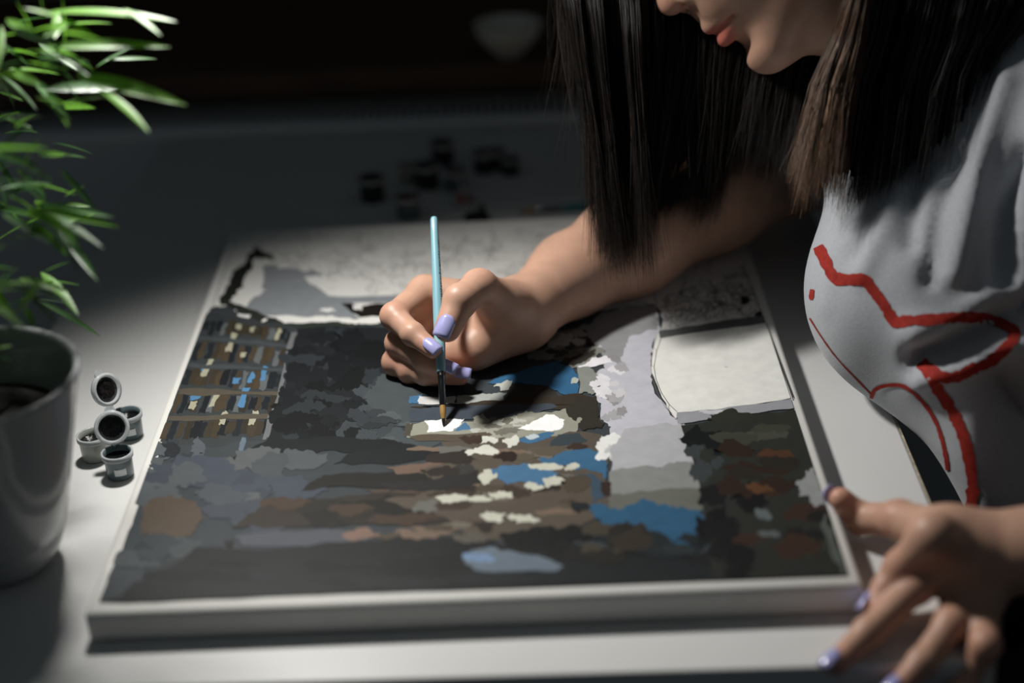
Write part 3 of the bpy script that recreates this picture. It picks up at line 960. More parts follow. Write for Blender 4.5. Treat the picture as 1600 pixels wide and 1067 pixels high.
class Body:
    """chains: list of (list of (prim, k, sign), k_join)"""

    def __init__(s):
        s.chains = []

    def chain(s, prims, k):
        s.chains.append((prims, k))

    @staticmethod
    def ev(chains, P):
        tot = np.full(len(P), 1.0)
        for prims, k in chains:
            d = np.full(len(P), 1.0)
            for p, kk, sg in prims:
                d = smin(d, p(P), kk) if sg > 0 else smax(d, -p(P), kk)
            tot = smin(tot, d, k)
        return tot

    def mesh(s, lo, hi, h, nb=20):
        lo, hi = np.array(lo, float), np.array(hi, float)
        nblk = np.ceil((hi - lo) / (h * nb)).astype(int)
        R = h * nb * math.sqrt(3) / 2
        NG = np.array(nblk) * nb + 2
        ax = np.arange(nb + 2)
        off = np.stack(np.meshgrid(ax, ax, ax, indexing='ij'), -1)
        ids, pos, quads = [], [], []
        sgnflip = []
        # which shapes reach which block, all block centres at once
        B3 = np.stack(np.meshgrid(*[np.arange(n) for n in nblk], indexing='ij'), -1).reshape(-1, 3)
        CC = lo + (B3 * nb + nb / 2 + .5) * h
        near = [[p(CC) < R * 1.4 + .03 + max(kk, k) for p, kk, sg in prims] for prims, k in s.chains]
        full = s.ev(s.chains, CC)
        for q in np.flatnonzero(np.abs(full) < R * 1.5 + .02):
            base = B3[q] * nb
            ch = []
            for (prims, k), nr in zip(s.chains, near):
                keep = [pr for pr, m_ in zip(prims, nr) if m_[q]]
                if any(sg > 0 for _, _, sg in keep):
                    ch.append((keep, k))
            if ch:
                if True:
                    gi = base + off
                    P = lo + gi.reshape(-1, 3) * h
                    V = s.ev(ch, P).reshape(nb + 2, nb + 2, nb + 2)
                    ins = V < 0
                    if ins.all() or not ins.any():
                        continue
                    n1 = nb + 1
                    cnt = np.zeros((n1, n1, n1))
                    acc = np.zeros((n1, n1, n1, 3))
                    for axis in range(3):
                        for d1 in (0, 1):
                            for d2 in (0, 1):
                                o1, o2 = [q for q in range(3) if q != axis]
                                sl0 = [slice(0, n1)] * 3
                                sl0[o1] = slice(d1, d1 + n1)
                                sl0[o2] = slice(d2, d2 + n1)
                                sl1 = list(sl0)
                                sl1[axis] = slice(1, n1 + 1)
                                A, B = V[tuple(sl0)], V[tuple(sl1)]
                                cr = (A < 0) != (B < 0)
                                t = np.where(cr, A / np.where(cr, A - B, 1), 0)
                                cnt += cr
                                vec = [np.zeros_like(t)] * 3
                                vec = list(vec)
                                vec[axis] = t
                                vec[o1] = np.full_like(t, d1)
                                vec[o2] = np.full_like(t, d2)
                                acc += np.stack(vec, -1) * cr[..., None]
                    m = cnt > 0
                    own = m                        # cells shared with a neighbour block are merged below
                    ci = np.argwhere(own)
                    if len(ci):
                        g = ci + base
                        ids.append((g[:, 0] * NG[1] + g[:, 1]) * NG[2] + g[:, 2])
                        pos.append(lo + (g + acc[own] / cnt[own][:, None]) * h)
                    for axis in range(3):
                        o1, o2 = (axis + 1) % 3, (axis + 2) % 3
                        sl0 = [slice(1, nb + 1)] * 3
                        sl1 = [slice(1, nb + 1)] * 3
                        sl1[axis] = slice(2, nb + 2)
                        # edges that start at points 1..nb along the cross axes, 0.. along axis
                        sl0[axis] = slice(1, nb + 1)
                        A, B = ins[tuple(sl0)], ins[tuple(sl1)]
                        e = np.argwhere(A != B) + 1
                        if not len(e):
                            continue
                        fl = A[tuple((e - 1).T)]
                        g = e + base
                        st = np.array([NG[1] * NG[2], NG[2], 1])

                        def cid(a, b):
                            q = g.copy()
                            q[:, o1] -= a
                            q[:, o2] -= b
                            return q @ st
                        Q = np.stack([cid(0, 0), cid(1, 0), cid(1, 1), cid(0, 1)], 1)
                        Q[~fl] = Q[~fl][:, ::-1]
                        quads.append(Q)
        ids = np.concatenate(ids)
        pos = np.concatenate(pos)
        Q = np.concatenate(quads)
        ids, first = np.unique(ids, return_index=True)
        pos = pos[first]
        ix = np.searchsorted(ids, Q)
        ix = np.minimum(ix, len(ids) - 1)
        ok = (ids[ix] == Q).all(1)
        F = ix[ok]
        return pos, F


def relax(V, F, it, lam=.5):
    n = len(V)
    e = np.concatenate([F[:, [0, 1]], F[:, [1, 2]], F[:, [2, 3]], F[:, [3, 0]]])
    e = np.concatenate([e, e[:, ::-1]])
    cnt = np.bincount(e[:, 0], minlength=n)[:, None] + 1e-9
    for i in range(it):
        for lm in (lam, -lam * 1.02):
            s = np.stack([np.bincount(e[:, 0], V[e[:, 1], k], minlength=n) for k in range(3)], 1) / cnt
            V = V + lm * (s - V)
    return V


def vnormals(V, F):
    n = np.cross(V[F[:, 2]] - V[F[:, 0]], V[F[:, 3]] - V[F[:, 1]])
    out = np.zeros_like(V)
    for k in range(4):
        for c in range(3):
            out[:, c] += np.bincount(F[:, k], n[:, c], minlength=len(V))
    return out / (np.linalg.norm(out, axis=1, keepdims=True) + 1e-12)


def W(*q):
    return wp(*q)


def clear(p, r):
    """draw a joint nearer along its line of sight until its flesh rests on the canvas or desk and is not sunk in it"""
    p = np.array(p, float)
    d = (p - CAM) / np.linalg.norm(p - CAM)
    for i in range(80):
        x, y = p[0] + .02244, p[1] - .91848
        on_canvas = abs(x) < .2 + r * .8 and abs(y) < .25 + r * .8
        x, y = p[0] + .047, p[1] - 1.03
        on_desk = abs(x) < .288 + r * .8 and abs(y) < .40 + r * .8
        top = CH if on_canvas else (0 if on_desk else -9)
        if p[2] - r >= top - .0008:
            break
        p = p - d * .001
    return p


# --- head frame: profile seen from her left side
HF = -.74 * _R - .67 * _U
HU = -.67 * _R + .74 * _U
HL = np.cross(HU, HF)                       # her left, towards the camera
if HL @ _V > 0:
    HL = -HL
tw = math.radians(8)                        # head turned a touch towards the desk
HU2 = HU
ZH = 1.035
SN = W(1085, 15, ZH)
HC = SN - .097 * HF + .032 * HU


def hd_(x, y, z):
    """head coordinates in millimetres: forward, left, up"""
    return HC + (HF * x + HL * y + HU * z) * .001


HR = np.stack([HF, HL, HU])


def hell(c, r):
    return Ell(hd_(*c), np.array(r) * .001, HR)


def hcone(a, b, ra, rb):
    return Cone(hd_(*a), hd_(*b), ra * .001, rb * .001)


body = Body()
# head
head = [(hell((-2, 0, 28), (92, 73, 87)), 0, 1),
        (hell((42, 0, -28), (50, 54, 62)), .02, 1),
        (hcone((66, 20, -30), (66, -20, -30), 26, 26), .02, 1),
        (hcone((18, 46, -52), (76, 12, -82), 16, 13), .02, 1), (hcone((18, -46, -52), (76, -12, -82), 16, 13), .02, 1),
        (hell((79, 0, -84), (14.5, 15, 13)), .010, 1),
        (hcone((72, 0, -55), (72, 0, -78), 17, 13), .012, 1),
        (hcone((82, 0, 20), (100, 0, -12), 8.0, 8.5), .012, 1), (hell((104, 0, -18), (10, 10, 9)), .006, 1),
        (hell((94, 13, -23), (9, 6.5, 7.5)), .004, 1), (hell((94, -13, -23), (9, 6.5, 7.5)), .004, 1),
        (hell((86, 0, -40), (11, 22, 13)), .010, 1),
        (hell((84, 34, 9), (13, 19, 11)), .012, -1), (hell((84, -34, 9), (13, 19, 11)), .012, -1),
        (hell((65, 32, 8), (14, 17, 12)), .006, 1), (hell((65, -32, 8), (14, 17, 12)), .006, 1),
        (hcone((84, 14, 24), (78, 44, 25), 7, 5), .008, 1), (hcone((84, -14, 24), (78, -44, 25), 7, 5), .008, 1),
        (hcone((96, 0, -46.5), (84, 22, -52.0), 5.2, 2.8), .004, 1), (hcone((96, 0, -46.5), (84, -22, -52.0), 5.2, 2.8), .004, 1),
        (hcone((93.5, 0, -60), (83, 20, -54.0), 6.2, 3.0), .003, 1), (hcone((93.5, 0, -60), (83, -20, -54.0), 6.2, 3.0), .003, 1),
        (hcone((101, 0, -53.2), (86, 25, -52.6), 1.5, 1.2), .002, -1), (hcone((101, 0, -53.2), (86, -25, -52.6), 1.5, 1.2), .002, -1),
        (hell((95, 0, -71), (9, 24, 5)), .008, -1),
        (hcone((101, 6.5, -27), (92, 7, -22), 2.6, 3.0), .002, -1), (hcone((101, -6.5, -27), (92, -7, -22), 2.6, 3.0), .002, -1),
        (hcone((-4, 71, 4), (2, 74, -14), 13, 8), .006, 1), (hcone((-4, -71, 4), (2, -74, -14), 13, 8), .006, 1)]
body.chain(head, 0)
NB = np.array([.375, 1.03, .215])           # base of the neck
neck = [(Cone(hd_(-18, 0, -30), NB, .052, .062), 0, 1), (hcone((62, 0, -86), (22, 0, -95), 11, 27), .02, 1), (Cone(hd_(22, 0, -96), NB + np.array([-.02, 0, -.03]), .027, .05), .03, 1)]
body.chain(neck, .012)

# right arm with the brush
sR = np.array([.39, 1.19, .17])
wrist = W(822, 484, 1.054)
fa = W(892, 430, 1.098)
fb = W(985, 381, 1.133)
el = W(1112, 308, 1.205)
up = W(1240, 240, 1.235)
dz = .016
rI = [W(664, 458, 1.040 + dz), W(616, 494, 1.003 + dz), W(645, 522, .986 + dz), W(676, 546, .9765 + dz)]
rM = [W(672, 492, 1.045 + dz), W(624, 536, 1.012 + dz), W(662, 560, .994 + dz), W(699, 577, .9885 + dz)]
rR = [W(686, 524, 1.048 + dz), W(618, 566, 1.018 + dz), W(664, 584, 1.001 + dz), W(720, 588, .997 + dz)]
rL = [W(702, 550, 1.046 + dz), W(640, 580, 1.018 + dz), W(680, 587, 1.006 + dz), W(716, 588, 1.003 + dz)]
rT = [W(786, 478, 1.012 + dz), W(749, 449, .985 + dz), W(719, 470, .9640 + dz), W(699, 514, .9570 + dz)]
RI, RM, RR, RL = (.0105, .0082, .0072, .0058), (.0105, .0084, .0074, .0060), (.0100, .0080, .0070, .0058), (.0092, .0070, .0062, .0052)
RT_ = (.0150, .0108, .0102, .0082)
for J_, R__ in ((rI, RI), (rM, RM), (rR, RR), (rL, RL), (rT, RT_)):
    for i_ in range(4):
        J_[i_] = clear(J_[i_], R__[i_] * 1.1)
wrist, fa, fb, el = clear(wrist, .0215), clear(fa, .0280), clear(fb, .0345), clear(el, .0390)

arm = [(Cone(sR, up, .055, .043), 0, 1), (Cone(up, el, .043, .0375), .02, 1), (Cone(el, fb, .0385, .0335), .02, 1), (Cone(fb, fa, .0335, .0275), .02, 1), (Cone(fa, wrist, .0275, .0212), .012, 1),
       (Cone(sR, NB + np.array([.02, -.02, -.02]), .055, .06), .04, 1)]


def hand(wr, fingers, thumb, extra):
    core = []
    for (J, R_) in fingers:
        core.append((Cone(wr, J[0], .0155, R_[0] * 1.12), .012, 1))
        core.append((Cone(J[0], J[1], R_[0], R_[1]), .006, 1))
    (T, RTh) = thumb
    core.append((Cone(wr, T[0], .015, RTh[0]), .012, 1))
    core.append((Cone(T[0], T[1], RTh[0], RTh[1]), .010, 1))
    core += extra
    chains = []
    for (J, R_) in fingers + [thumb]:
        ch = [(Cone(J[0], J[1], R_[0], R_[1]), .001, 1), (Cone(J[1], J[2], R_[1] * .97, R_[2]), .004, 1), (Cone(J[2], J[3], R_[2] * .98, R_[3]), .003, 1)]
        # a little swelling at each joint, a pad under each tip
        ch.append((Ell(J[1], (R_[1] * 1.06,) * 3), .003, 1))
        ch.append((Ell(J[2], (R_[2] * 1.05,) * 3), .002, 1))
        chains.append(ch)
    return core, chains


pal = [(Cone(clear(W(812, 508, 1.052), .0170), clear(W(742, 546, 1.040), .0145), .0165, .0140), .012, 1), (Cone(clear(W(740, 505, 1.056), .0145), clear(W(712, 530, 1.058), .0135), .014, .013), .010, 1)]
core, chains = hand(wrist, [(rI, RI), (rM, RM), (rR, RR), (rL, RL)], (rT, RT_), pal)
body.chain(arm + core, .02)
for c in chains:
    body.chain(c, .0012)

# left hand resting over the canvas corner
sL = np.array([.42, .83, .19])
elL = np.array([.475, .63, .065])
wrL = W(1520, 866, .822)
lI = [W(1458, 838, .803), W(1408, 886, .816), W(1385, 920, .816), W(1366, 944, .812)]
lM = [W(1482, 876, .820), W(1432, 916, .812), W(1356, 988, .799), W(1306, 1036, .790)]
lR = [W(1508, 912, .838), W(1486, 976, .824), W(1440, 1036, .797), W(1402, 1076, .780)]
lL = [W(1534, 938, .850), W(1540, 1008, .822), W(1512, 1060, .796), W(1486, 1094, .780)]
lT = [W(1478, 838, .822), W(1405, 812, .855), W(1345, 810, .876), W(1314, 780, .888)]
for J_, R__ in ((lI, RI), (lM, RM), (lR, RR), (lL, RL), (lT, (.0135, .0100, .0086, .0066))):
    for i_ in range(4):
        J_[i_] = clear(J_[i_], R__[i_] * 1.12)
wrL = clear(wrL, .021)
core2, chains2 = hand(wrL, [(lI, RI), (lM, RM), (lR, RR), (lL, RL)], (lT, (.0135, .0100, .0086, .0066)), [])
armL = [(Cone(sL, elL, .052, .038), 0, 1), (Cone(elL, (elL + wrL) / 2, .038, .031), .02, 1), (Cone((elL + wrL) / 2, wrL, .031, .0205), .02, 1),
        (Cone(sL, NB, .055, .06), .04, 1)]
body.chain(armL + core2, .02)
for c in chains2:
    body.chain(c, .0012)
# trunk, mostly under the clothes
PEL = np.array([.62, .98, -.27])
trunk = [(Cone(NB + np.array([.03, 0, -.05]), np.array([.42, .99, .08]), .085, .105), 0, 1), (Cone(np.array([.42, .99, .08]), np.array([.53, .98, -.10]), .105, .10), .05, 1),
         (Cone(np.array([.53, .98, -.10]), PEL, .10, .125), .05, 1)]
body.chain(trunk, .04)
QUICK = False
V, F = body.mesh((-.10, .50, -.42), (.78, 1.32, .46), .0032 if QUICK else .0018)
V = relax(V, F, 2)
# skin colour: lips, knuckles and finger ends are redder
base = np.array([.52, .31, .222])
cols = np.tile(base, (len(V), 1))


def tint(c, r, rgb, amt):
    d = np.linalg.norm(V - np.array(c), axis=1)
    k = (np.clip(1 - d / r, 0, 1) ** 1.0 * amt)[:, None]
    cols[:] = cols * (1 - k) + np.array(rgb) * k


for J in (rI, rM, rR, rL, rT, lI, lM, lR, lL, lT):
    tint(J[1], .016, (.56, .24, .17), .5)
    tint(J[3], .016, (.58, .25, .18), .6)
lipc = np.minimum.reduce([p(V) for p in (hcone((97.5, 0, -49.5), (85, 21, -52.0), 4.2, 1.6), hcone((97.5, 0, -49.5), (85, -21, -52.0), 4.2, 1.6),
                                         hcone((95.5, 0, -59), (84, 19, -54.5), 6.0, 2.0), hcone((95.5, 0, -59), (84, -19, -54.5), 6.0, 2.0))])
k = np.clip(1 - lipc / .0022, 0, 1)[:, None] * .85
cols = cols * (1 - k) + np.array([.50, .13, .10]) * k
tint(hd_(106, 0, -20), .022, (.58, .23, .16), .5)
for sy in (-1, 1):
    br = hcone((87, sy * 16, 25), (80, sy * 44, 27), 3, 2)(V)
    kk = np.clip(1 - br / .002, 0, 1)[:, None] * .85
    cols = cols * (1 - kk) + np.array([.02, .013, .01]) * kk
    br = hcone((77.5, sy * 22, 2.5), (72, sy * 45, 2), 1.2, 1.2)(V)
    kk = np.clip(1 - br / .0015, 0, 1)[:, None] * .9
    cols = cols * (1 - kk) + np.array([.015, .01, .01]) * kk
person = mesh_obj('person', V, F, MT['skin'], None, (PEL[0], PEL[1], FLOOR), cols=cols)
tag(person, 'dark-haired person in a grey t-shirt with red lines, leaning over the canvas and painting', 'person')
BODYV, BODYF = V, F


# --- fingernails
def nail(c, axis, nrm, ln, wd, rad):
    a = np.array(axis, float)
    a /= np.linalg.norm(a)
    n = np.array(nrm, float)
    n = n - a * (n @ a)
    n /= np.linalg.norm(n)
    s = np.cross(a, n)
    nu, nv = 11, 9
    v, f = [], []
    for lay in (0, 1):
        for j in range(nv):
            t = j / (nv - 1) * 2 - 1
            # rounded cuticle end, squared-off free edge
            wk = 1.0 if t > -.35 else math.sqrt(max(0.02, 1 - ((t + .35) / .65) ** 2 * .8))
            if t > .75:
                wk = 1 - (t - .75) * .5
            for i in range(nu):
                u = i / (nu - 1) * 2 - 1
                ang = u * wd / 2 / rad * wk
                rr = rad + (.0007 if lay else -.0010) * (1 - .75 * abs(u) ** 4)
                v.append(np.array(c) + a * (t * ln / 2) + s * math.sin(ang) * rr + n * (math.cos(ang) * rr - rad) - n * .0011 * max(0, t) ** 2)
    m = nu * nv
    for j in range(nv - 1):
        for i in range(nu - 1):
            q = j * nu + i
            f.append((q + m, q + 1 + m, q + nu + 1 + m, q + nu + m))
            f.append((q, q + nu, q + nu + 1, q + 1))
    for i in range(nu - 1):
        f.append((i, i + 1, i + 1 + m, i + m))
        q = (nv - 1) * nu + i
        f.append((q, q + m, q + 1 + m, q + 1))
    for j in range(nv - 1):
        q = j * nu
        f.append((q, q + m, q + nu + m, q + nu))
        q = j * nu + nu - 1
        f.append((q, q + nu, q + nu + m, q + m))
    return mesh_obj('fingernail', v, f, MT['nail'], person)


def fnail(J, R_, nrm, ln, wd, fwd=.0025):
    a = J[3] - J[2]
    a = a / np.linalg.norm(a)
    n = np.array(nrm, float)
    n = n - a * (n @ a)
    n /= np.linalg.norm(n)
    rr = R_[3]
    nail(J[3] + a * fwd + n * (rr + .0004), a, n, ln, wd, rr * 1.02)


tc = -_V
fnail(rT, RT_, tc - .22 * _R + .15 * _U, .0142, .0120, .0016)
fnail(rI, RI, tc * .85 + .5 * _U - .1 * _R, .0122, .0092, .0008)
fnail(rM, RM, tc * .8 + .45 * _U + .1 * _R, .0120, .0095, .0012)
fnail(rR, RR, tc * .8 + .5 * _U, .0115, .0090, .0016)
fnail(rL, RL, tc * .6 + .6 * _U, .0095, .0075, .0016)
fnail(lT, (0, 0, 0, .0066), _V * .8 - .6 * _R + .1 * _U, .0120, .0100)
fnail(lI, RI, -_R * .7 + tc * .2 - _U * .3, .0110, .0090)
fnail(lM, RM, _U * .25 + tc * .6 - .8 * _R, .0115, .0092)
fnail(lR, RR, _U * .1 + tc * .5 - .8 * _R, .0110, .0088)
fnail(lL, RL, _U * .1 + tc * .5 - .8 * _R, .0095, .0075)


# ------------------------------------------------------------------ t-shirt
def proj(P):
    d = P - CAM
    z = d @ _V
    return np.stack([800 + FPX * (d @ _R) / z, 533.5 - FPX * (d @ _U) / z], 1)


def seg_dist(P, pts):
    best = np.full(len(P), 1e9)
    for a, b in zip(pts[:-1], pts[1:]):
        a, b = np.array(a, float), np.array(b, float)
        ab = b - a
        t = np.clip((P - a) @ ab / (ab @ ab), 0, 1)
        best = np.minimum(best, np.linalg.norm(P - (a + t[:, None] * ab), axis=1))
    return best


shirt = Body()
A_, B_, C_, D_ = W(1492, 215, 1.04), W(1450, 452, .99), W(1572, 615, .962), W(1690, 780, .95)
hemR = up * .62 + el * .38
sh = [(Cone(NB + np.array([.03, 0, -.06]), np.array([.43, .99, .08]), .10, .125), 0, 1), (Cone(np.array([.43, .99, .08]), np.array([.55, .98, -.10]), .125, .125), .05, 1),
      (Cone(np.array([.55, .98, -.10]), PEL, .125, .14), .05, 1),
      (Cone(sL, NB + np.array([.05, 0, -.015]), .068, .070), .02, 1), (Cone(sR, NB + np.array([.05, 0, -.015]), .068, .070), .02, 1),
      (Cone(NB + np.array([.05, 0, -.03]), np.array([.46, .99, .07]), .085, .135), .02, 1), (Cone(np.array([.46, .99, .07]), np.array([.57, .98, -.10]), .135, .135), .02, 1),
      (Cone(np.array([.57, .98, -.10]), PEL + np.array([0, 0, .03]), .135, .165), .02, 1),
      (Cone(A_, B_, .066, .0585), .04, 1), (Cone(B_, C_, .0585, .047), .03, 1), (Cone(C_, D_, .047, .05), .03, 1), (Cone(D_, np.array([.52, .93, -.12]), .05, .11), .05, 1),
      (Cone(A_, sL + np.array([0, 0, -.01]), .07, .066), .05, 1), (Cone(sL, sL * .45 + elL * .55, .066, .060), .03, 1),
      (Cone(A_, sR, .066, .066), .05, 1), (Cone(sR, up, .066, .0535), .03, 1), (Cone(up, hemR, .0535, .050), .01, 1),
      (Cone(B_, np.array([.45, .95, .03]), .06, .11), .05, 1)]
shirt.chain(sh, 0)
# neckline: the collar stops short of the neck


class Half:
    """half space beyond a plane, used to cut hems"""

    def __init__(s, p, n, lim=None):
        s.p, s.n = np.array(p), np.array(n) / np.linalg.norm(n)
        s.lim = lim

    def __call__(s, P):
        d = -((P - s.p) @ s.n)
        if s.lim is not None:
            d = np.maximum(d, np.linalg.norm(P - s.p, axis=1) - s.lim)
        return d


sh.append((Half(W(1226, 274, 1.20), -.63 * _R - .78 * _U + .15 * _V, .09), .003, -1))
SV, SF = shirt.mesh((-.02, .55, -.44), (.82, 1.34, .36), .0042)
SV = relax(SV, SF, 2)
SN_ = vnormals(SV, SF)
if ((SV - SV.mean(0)) * SN_).sum() < 0:
    SN_ = -SN_
px = proj(SV)
facing = np.clip(-(SN_ @ _V) * 1.5 + .2, 0, 1)
disp = np.zeros(len(SV))
for pts, amp, wd in [([(1575, 130), (1530, 260), (1490, 430)], .0055, 16), ([(1600, 240), (1570, 330), (1562, 440)], -.008, 17), ([(1640, 120), (1606, 300), (1596, 470)], .006, 16),
                     ([(1500, 250), (1470, 330), (1452, 440)], -.004, 15), ([(1400, 300), (1380, 360), (1345, 430)], .003, 16), ([(1425, 300), (1422, 380)], -.004, 16),  # last groove of this row is shaped in for the hair's shadow
                     ([(1345, 310), (1330, 400)], -.002, 14), ([(1432, 562), (1490, 535), (1560, 495), (1620, 470)], -.016, 17), ([(1440, 590), (1500, 580), (1580, 550), (1640, 540)], .007, 20),
                     ([(1430, 520), (1500, 500), (1570, 450)], .006, 26), ([(1560, 610), (1620, 640)], -.008, 30), ([(1300, 330), (1290, 480)], .0015, 14)]:
    disp += amp * np.exp(-(seg_dist(px, pts) / wd) ** 2)
# side of the shirt pushed in below the fold to put it in shade
disp -= .038 / (1 + np.exp(-(px[:, 0] - 1548) / 9)) / (1 + np.exp(-(px[:, 1] - 575) / 14))
disp += .0016 * np.sin(px[:, 0] * .045 + .6 * np.sin(px[:, 1] * .02)) * np.sin(px[:, 1] * .013 + 1)
SV = SV + SN_ * (disp * facing)[:, None]
tshirt = mesh_obj('t_shirt', SV, SF, MT['shirt'], person)

# red line drawing printed on the shirt
bvh = BVHTree.FromPolygons([tuple(p) for p in SV], [tuple(f) for f in SF])


def smooth_poly(pts, step=5.0):
    pts = [np.array(p, float) for p in pts]
    out = []
    for i in range(len(pts) - 1):
        p0, p1, p2, p3 = pts[max(i - 1, 0)], pts[i], pts[i + 1], pts[min(i + 2, len(pts) - 1)]
        n = max(2, int(np.linalg.norm(p2 - p1) / step))
        for k in range(n):
            t = k / n
            out.append(.5 * (2 * p1 + (p2 - p0) * t + (2 * p0 - 5 * p1 + 4 * p2 - p3) * t * t + (3 * p1 - p0 - 3 * p2 + p3) * t ** 3))
    out.append(pts[-1])
    return out


def print_stroke(pts, wd, ragged=.12, name='shirt_print'):
    S = smooth_poly(pts)
    v, f, rows = [], [], []
    nx = 5
    for i, p in enumerate(S):
        t = S[min(i + 1, len(S) - 1)] - S[max(i - 1, 0)]
        t = t / (np.linalg.norm(t) + 1e-9)
        n = np.array([-t[1], t[0]])
        row = []
        wl = wd * (1 + rng.normal() * ragged) / 2
        for k in range(nx):
            q = p + n * wl * (k / (nx - 1) * 2 - 1)
            d = ray(*q)
            hit, nr, _, _ = bvh.ray_cast(Vector(CAM), Vector(d).normalized())
            if hit is None:
                row = None
                break
            nr = np.array(nr)
            if nr @ d > 0:
                nr = -nr
            v.append(np.array(hit) + nr * .0005)
            row.append(len(v) - 1)
        if row and rows and rows[-1]:
            a = rows[-1]
            if np.linalg.norm(v[a[2]] - v[row[2]]) < .02:
                for k in range(nx - 1):
                    f.append((a[k], a[k + 1], row[k + 1], row[k]))
        rows.append(row)
    if f:
        mesh_obj(name, v, f, MT['red'], tshirt)


print_stroke([(1279, 385), (1289, 405), (1304, 433), (1328, 437), (1350, 437), (1362, 450), (1380, 474), (1399, 502), (1419, 501), (1462, 499), (1505, 495), (1539, 497), (1569, 508), (1586, 522), (1570, 545), (1544, 566), (1518, 577), (1496, 588), (1470, 588), (1440, 567)], 17)
print_stroke([(1438, 567), (1462, 603), (1488, 642), (1505, 680), (1515, 719), (1520, 760), (1518, 792)], 17)
print_stroke([(1362, 622), (1367, 609), (1384, 602), (1410, 602), (1431, 616), (1453, 642), (1468, 672), (1479, 715), (1483, 754)], 6)
print_stroke([(1390, 643), (1410, 663), (1431, 689), (1446, 710)], 12)
print_stroke([(1270, 452), (1268, 468)], 7)
print_stroke([(1266, 497), (1285, 527), (1311, 562), (1364, 618)], 2.2)

# ------------------------------------------------------------------ trousers
tr = Body()
kn1, kn2 = np.array([.22, 1.08, -.27]), np.array([.24, .90, -.27])
kn1, kn2 = np.array([.30, 1.08, -.29]), np.array([.30, .88, -.29])
tr.chain([(Cone(PEL + np.array([0, .07, -.02]), PEL + np.array([0, -.07, -.02]), .135, .135), 0, 1), (Cone(PEL + np.array([0, .07, -.04]), kn1, .095, .065), .04, 1), (Cone(PEL + np.array([0, -.07, -.04]), kn2, .095, .065), .04, 1),
          (Cone(kn1, np.array([.40, 1.08, FLOOR + .055]), .063, .05), .02, 1), (Cone(kn2, np.array([.40, .88, FLOOR + .055]), .063, .05), .02, 1),
          (Cone(np.array([.40, 1.08, FLOOR + .045]), np.array([.28, 1.09, FLOOR + .04]), .042, .036), .02, 1), (Cone(np.array([.40, .88, FLOOR + .045]), np.array([.28, .87, FLOOR + .04]), .042, .036), .02, 1)], 0)
TV, TF = tr.mesh((.18, .72, FLOOR - .03), (.80, 1.24, -.05), .010)
mesh_obj('trousers', relax(TV, TF, 2), TF, MT['trousers'], person)


# ------------------------------------------------------------------ hair
def strands_mesh(S, R_, C, sides=3):
    """S (n, m, 3) polylines, R_ (n, m) radii, C (n, m, 3) colours -> tubes"""
    n, m, _ = S.shape
    T = np.gradient(S, axis=1)
    T /= np.linalg.norm(T, axis=2, keepdims=True) + 1e-12
    ref = np.broadcast_to(-_V, T.shape)
    X = np.cross(T, ref)
    X /= np.linalg.norm(X, axis=2, keepdims=True) + 1e-12
    Y = np.cross(T, X)
    v = []
    for k in range(sides):
        a = 2 * math.pi * k / sides
        v.append(S + (X * math.cos(a) + Y * math.sin(a)) * R_[..., None])
    v = np.stack(v, 2)                                         # n,m,sides,3
    idx = np.arange(n * m * sides).reshape(n, m, sides)
    f = []
    for k in range(sides):
        k2 = (k + 1) % sides
        f.append(np.stack([idx[:, :-1, k], idx[:, :-1, k2], idx[:, 1:, k2], idx[:, 1:, k]], -1).reshape(-1, 4))
    cc = np.repeat(C[:, :, None, :], sides, 2)
    return v.reshape(-1, 3), np.concatenate(f), cc.reshape(-1, 3)


def catmull(K, m):
    """K (n, k, 3) key points -> (n, m, 3)"""
    n, k, _ = K.shape
    Kp = np.concatenate([2 * K[:, :1] - K[:, 1:2], K, 2 * K[:, -1:] - K[:, -2:-1]], 1)
    ts = np.linspace(0, k - 1 - 1e-6, m)
    out = np.zeros((n, m, 3))
    for j, t in enumerate(ts):
        i = int(t)
        u = t - i
        p0, p1, p2, p3 = Kp[:, i], Kp[:, i + 1], Kp[:, i + 2], Kp[:, i + 3]
        out[:, j] = .5 * (2 * p1 + (p2 - p0) * u + (2 * p0 - 5 * p1 + 4 * p2 - p3) * u * u + (3 * p1 - p0 - 3 * p2 + p3) * u ** 3)
    return out


hr = np.random.default_rng(5)
DARK = np.array([.0085, .0066, .0055])
BROWN = np.array([.105, .062, .038])
allv, allf, allc = [], [], []


def emit(keys, r0, col, m=12, wav=.0006, sides=3, fray=0.0):
    n = len(keys)
    S = catmull(keys, m)
    t = np.linspace(0, 1, m)[None, :, None]
    ph = hr.uniform(0, 6.28, (n, 1, 3))
    S = S + np.sin(t * hr.uniform(5, 12, (n, 1, 1)) + ph) * wav * t * hr.uniform(.3, 1.5, (n, 1, 1))
    if fray:
        S = S + hr.normal(size=(n, 1, 3)) * fray * np.clip((t - .72) / .28, 0, 1) ** 2
    R_ = (np.ones((n, m)) * np.asarray(r0).reshape(-1, 1)) * np.clip((1 - np.linspace(0, 1, m)) * 5, .25, 1)[None]
    C = np.repeat(np.asarray(col).reshape(n, 1, 3), m, 1)
    v, f, c = strands_mesh(S, R_, C, sides)
    o_ = sum(len(q) for q in allv)
    allv.append(v)
    allf.append(f + o_)
    allc.append(c)


